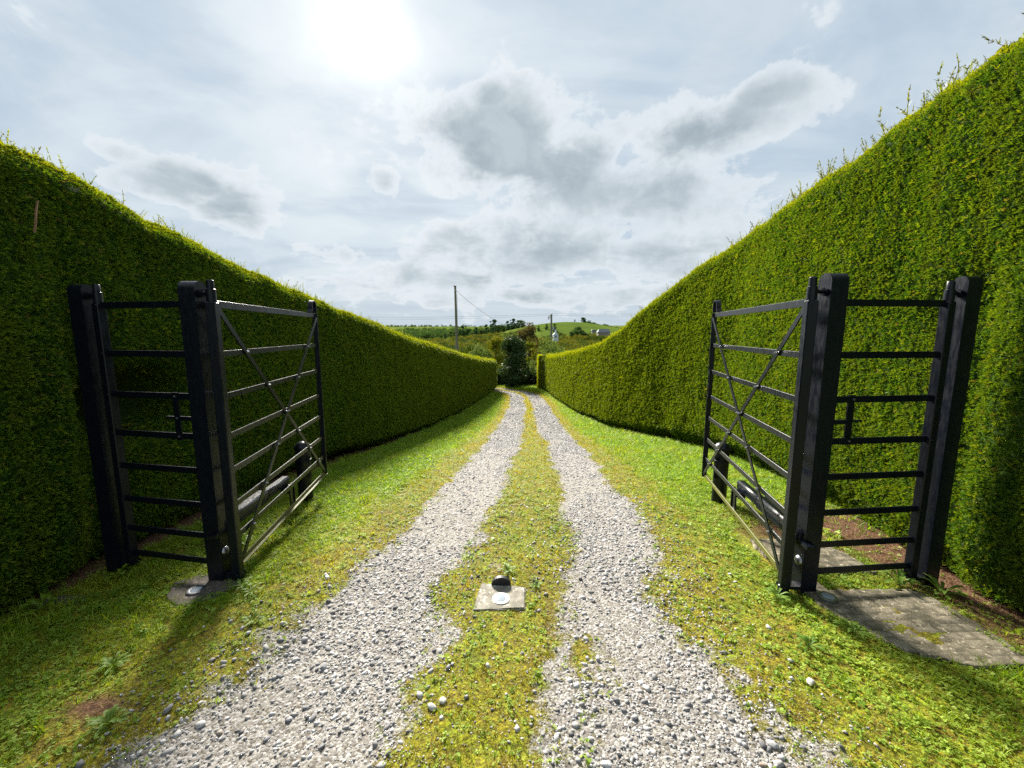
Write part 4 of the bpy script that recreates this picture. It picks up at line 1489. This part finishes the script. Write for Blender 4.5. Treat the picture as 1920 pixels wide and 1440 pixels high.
# scrub filling the valley
M_SCRUB = leaf_mat('scrub_leaves', [(0, (.028, .055, .014)), (.3, (.06, .095, .016)), (.55, (.115, .135, .014)), (.8, (.17, .15, .012)), (1, (.07, .105, .02))], .25, rough=.9, spec=.03)
BUSH = []
for i in range(5):
    r_ = np.random.default_rng(600 + i)
    cs = [(r_.normal(0, .33), r_.normal(0, .33), r_.uniform(.15, .75)) for _ in range(11)]
    V, F = leaf_quads(cs, [.27] * 11, 420, .055, 610 + i)
    BUSH.append(mesh_from('scrub_bush', V, F, M_SCRUB))
n = 2600
y = rng.uniform(72, 370, n) ; x = rng.uniform(-.42, .42, n) * y * 1.0
gap = fbm(x, y, 1 / 26., 2)
k = (gap > .36) & ~((y > 330) & (x > 5))
x, y = x[k], y[k]
s = rng.uniform(2.2, 5.2, len(x)) * (1 - .35 * sm(-np.abs(x - 8), -14, -4) * (y < 120))
scatter('scrubland', np.c_[x, y, land_z(x, y) - .2], rng.uniform(0, 6.28, len(x)), np.c_[s * 1.35, s * 1.35, s], BUSH, twist_only=True)

# tree line beyond the scrub: individual trees from a few kinds
KINDS = [('dark', 'dark green tree in the line beyond the golden scrub', M_FARLEAF, 9.0, 7.5), ('mid', 'mid green rounded tree in the line beyond the golden scrub', M_MIDLEAF, 8.0, 9.5), ('gold', 'yellow-green small tree in the line beyond the golden scrub', M_GOLD, 6.0, 6.5)]
protos = []
for i, (k_, lab, m, h, wd) in enumerate(KINDS):
    cm, cs = crown_mesh('crown', h, wd, 1700, .36, m, 800 + i, .04, 30, .7)
    protos.append((cm, trunk_mesh(h, .2, cs, M_BARK, 820 + i)))
spots = [(835, 420, 0, .62), (848, 430, 1, .7), (866, 440, 0, 1.0), (878, 430, 1, .75), (893, 430, 0, .78), (902, 445, 2, .85), (911, 440, 0, .85), (925, 425, 0, 1.12), (934, 415, 1, .95), (943, 410, 1, .8),
         (951, 425, 0, .95), (961, 440, 0, 1.05), (970, 430, 0, .8), (828, 410, 1, .6), (856, 400, 1, .72), (884, 395, 1, .6), (918, 395, 1, .6), (812, 440, 0, .5), (930, 385, 0, .55), (978, 440, 1, .9), (800, 450, 1, .55), (786, 440, 0, .5)]
NTH = ['first', 'second', 'third', 'fourth', 'fifth', 'sixth', 'seventh', 'eighth', 'ninth', 'tenth', 'eleventh', 'twelfth']
NUM = {0: 0, 1: 0, 2: 0}
for (px, yy, kd, sc) in sorted(spots):
    xx = (px - 960) / 740 * yy
    root = empty('distant_tree', (xx, yy, float(land_z(np.array([xx]), np.array([yy]))[0])), rng.uniform(0, 6))
    sc *= rng.uniform(1.0, 1.45)
    root.scale = (sc * 1.1, sc * 1.1, sc)
    NUM[kd] += 1
    tag(root, KINDS[kd][1].replace(' in the line beyond the golden scrub', ' in the far line') + (', %s of its kind from the left' % NTH[NUM[kd] - 1] if kd < 2 else ' beyond the golden scrub'), 'tree', 'trees in the line beyond the scrub')
    a = link('crown', protos[kd][0], root); a['kind'] = 'stuff'
    link('trunk', protos[kd][1], root)
# trees on the right-hand hill
for (px, yy, kd, sc, lab) in [(1092, 440, 1, .72, 'lone dark tree on the crest of the green hill'), (1096, 442, 0, .5, 'small dark tree just right of the lone tree on the hill crest'), (1082, 330, 1, 1.0, 'big dark tree at the foot of the green hill'), (1072, 318, 1, .7, 'bushy tree left of the big dark one at the foot of the hill'),
                              (1090, 322, 1, .8, 'rounded tree right of the big dark one at the foot of the hill'), (1040, 360, 0, .75, 'dark tree behind the white hut'), (1024, 375, 0, .55, 'small tree on the hill foot left of the right-hand pole'), (1010, 370, 0, .5, 'small tree low on the left flank of the hill'), (1076, 440, 0, .3, 'tiny bush on the hill crest left of the lone tree'), (1099, 320, 1, .5, 'brownish bush beside the grey roofed barn')]:
    xx = (px - 960) / 740 * yy
    root = empty('hill_tree', (xx, yy, float(land_z(np.array([xx]), np.array([yy]))[0])), rng.uniform(0, 6))
    root.scale = (sc * 1.1, sc * 1.1, sc)
    tag(root, lab, 'tree', 'trees on and below the hill')
    a = link('crown', protos[kd][0], root); a['kind'] = 'stuff'
    link('trunk', protos[kd][1], root)
# far wood on the shoulder of the hill
n = 260
x = rng.uniform(85, 150, n); y = 470 + rng.normal(0, 6, n)
s = rng.uniform(3, 5, n)
FARB = []
for i in range(3):
    r_ = np.random.default_rng(650 + i)
    cs = [(r_.normal(0, .3), r_.normal(0, .3), r_.uniform(.2, .8)) for _ in range(8)]
    FARB.append(mesh_from('wood_tree', *leaf_quads(cs, [.28] * 8, 200, .08, 660 + i), M_MIDLEAF))
scatter('hilltop_wood', np.c_[x, y, land_z(x, y) - .3], rng.uniform(0, 6.28, n), s, FARB, twist_only=True)
# hedgerow bushes between the far fields
n = 1100
y = rng.choice([470, 560, 700, 900, 1250, 1700, 2300], n) * rng.uniform(.93, 1.07, n); x = rng.uniform(-.36, .0, n) * y
s = rng.uniform(3, 8, n) * (1 + y / 2500)
scatter('far_hedgerows', np.c_[x, y, land_z(x, y) - .4], rng.uniform(0, 6.28, n), s, FARB, twist_only=True)

# white hut, barn, poles
M_WWALL, t_ = mat('white_render')
out(t_, principled(t_, (.50, .54, .60), .8, .2))
M_SLATE, t_ = mat('grey_slate')
out(t_, principled(t_, t_.mix(t_.noise(None, 3, 3), (.10, .11, .13), (.16, .17, .20)), .6, .3))
M_GLASS, t_ = mat('dark_window_glass')
out(t_, principled(t_, (.03, .05, .09), .1, .5))


def at(px, py, Y):
    c_, s_ = math.cos(R(PITCH)), math.sin(R(PITCH))
    v = (py - 720) / 740
    d = Vector(((px - 960) / 740, c_ - v * s_, -v * c_ - s_))
    return d * (Y / d.y) + Vector((0, 0, CAM_H))


p = at(1041.5, 638.5, 205)
hut = empty('white_hut', (p.x, p.y, p.z))
tag(hut, 'small white gabled hut with a tall chimney beside the right-hand pole', 'hut')
MB().box((0, 0, 1.2), (2.6, 3.0, 3.4)).build('wall', M_WWALL, hut)
b = bmesh.new()
tri = [b.verts.new((x_, y_, z_)) for y_ in (-1.6, 1.6) for (x_, z_) in ((-1.45, 2.9), (1.45, 2.9), (0, 4.3))]
for f in ((0, 1, 2), (5, 4, 3), (0, 3, 4, 1), (1, 4, 5, 2), (2, 5, 3, 0)):
    b.faces.new([tri[i] for i in f])
mb = MB(); mb._add(b); mb.build('roof', M_WWALL, hut)
MB().box((0, -.8, 4.6), (.8, .7, 2.0)).build('chimney', M_WWALL, hut)
MB().box((0, -1.52, 2.0), (.7, .06, .9)).build('window', M_GLASS, hut)

p = at(1131, 627, 300)
barn = empty('farm_barn', (p.x, p.y, p.z))
tag(barn, 'farm building with a long grey roof at the foot of the hill', 'barn')
MB().box((0, 0, .4), (8.6, 6, 2.4)).build('wall', M_CONC, barn)
b = bmesh.new()
for_v = [(-4.8, -3.3, 1.6), (4.8, -3.3, 1.6), (4.2, 0, 4.0), (-3.2, 0, 4.0), (-4.8, 3.3, 1.6), (4.8, 3.3, 1.6)]
vv = [b.verts.new(q_) for q_ in for_v]
for f in ((0, 1, 2, 3), (3, 2, 5, 4), (0, 3, 4), (1, 5, 2), (0, 4, 5, 1)):
    b.faces.new([vv[i] for i in f])
mb = MB(); mb._add(b); mb.build('roof', M_SLATE, barn)
p = at(1113.5, 624, 295)
shed = empty('small_shed', (p.x, p.y, p.z))
tag(shed, 'small dark roofed shed left of the grey roofed barn', 'shed')
MB().box((0, 0, .3), (3.0, 3, 1.6)).build('wall', M_CONC, shed)
MB().bar((-1.8, 0, 1.6), (1.8, 0, 1.6), 3.4, 1.2, bevel=.3).build('roof', M_SLATE, shed)

M_POLE, t_ = mat('weathered_pole')
out(t_, principled(t_, t_.mix(t_.noise(t_.scaled(t_.n('ShaderNodeNewGeometry').outputs['Position'], (6, 6, .6)), 2, 5), (.10, .095, .07), (.24, .22, .17)), .9, .2))
M_WIRE, t_ = mat('power_wire')
out(t_, principled(t_, (.07, .075, .085), .6, .3))
p = at(853.5, 537, 36)
top1 = p.copy()
zb_ = -4.2
pole = empty('utility_pole', (p.x, p.y, zb_))
tag(pole, 'tall bare wooden utility pole rising behind the left hedge', 'utility pole', 'wooden utility poles')
h_ = p.z - zb_
MB().tube([(.10, 0, -.5), (.05, 0, h_ * .5), (0, 0, h_)], [.135, .115, .095], 12).build('pole_shaft', M_POLE, pole, True)
MB().tube([(.16, -.10, 0), (.14, -.10, h_ * .5), (.17, -.1, h_ * .93)], .012, 5).build('conduit', M_WIRE, pole)
MB().box((.03, -.09, h_ - .35), (.16, .05, .10)).build('bracket', M_STEEL, pole)
MB().box((-.03, 0, h_ + .02), (.24, .2, .06)).build('pole_cap', M_BARK, pole)
q_ = at(1034, 589, 58)
zb2 = -6.0
pole2 = empty('utility_pole', (q_.x, q_.y, zb2))
tag(pole2, 'shorter utility pole with insulators and fittings in front of the green hill', 'utility pole', 'wooden utility poles')
h2 = q_.z - zb2
MB().tube([(0, 0, -.5), (0, 0, h2 * .5), (0, 0, h2)], [.17, .15, .13], 12).build('pole_shaft', M_POLE, pole2, True)
mb = MB()
for k_ in range(3):
    mb.tube([(-.1, -.1, h2 - .25 - .1 * k_), (-.35 - .1 * k_, -.15, h2 - .2 - .2 * k_), (-.5, -.1, h2 - .35 - .2 * k_), (-.3, -.1, h2 - .6 - .1 * k_)], .03, 5)
mb.build('insulator', M_SLATE, pole2)
MB().box((.28, -.1, h2 * .80), (.26, .25, .42)).build('junction_box', M_STEEL, pole2)
MB().box((.12, -.1, h2 * .36), (.6, .12, .12)).build('step_bracket', M_BARK, pole2)


def wire(label, a, b_, sag, r=.014):
    a = Vector(a); b_ = Vector(b_)
    pts = []
    for t in np.linspace(0, 1, 22):
        p_ = a.lerp(b_, t); p_.z -= sag * 4 * t * (1 - t)
        pts.append(p_)
    mid = a.copy()
    o = MB().tube([q__ - mid for q__ in pts], r, 4).build('power_line', M_WIRE, None)
    o.location = mid
    tag(o, label, 'power line', 'overhead lines')


wire('cable slanting down from the tall pole towards the far trees', top1 + Vector((.1, -.1, -.4)), at(946, 609, 75), .35, .018)
tq = q_ + Vector((0, 0, -.05))
wire('upper line from the shorter pole to the left', tq + Vector((0, 0, .12)), at(640, 594, 62), .25, .010)
wire('lower line from the shorter pole to the left', tq + Vector((0, .1, -.10)), at(640, 597, 62), .30, .010)
wire('upper line from the shorter pole to the right', tq + Vector((0, 0, .12)), at(1320, 586, 60), .15, .010)
wire('lower line from the shorter pole to the right', tq + Vector((0, .1, -.10)), at(1320, 589.5, 60), .18, .010)
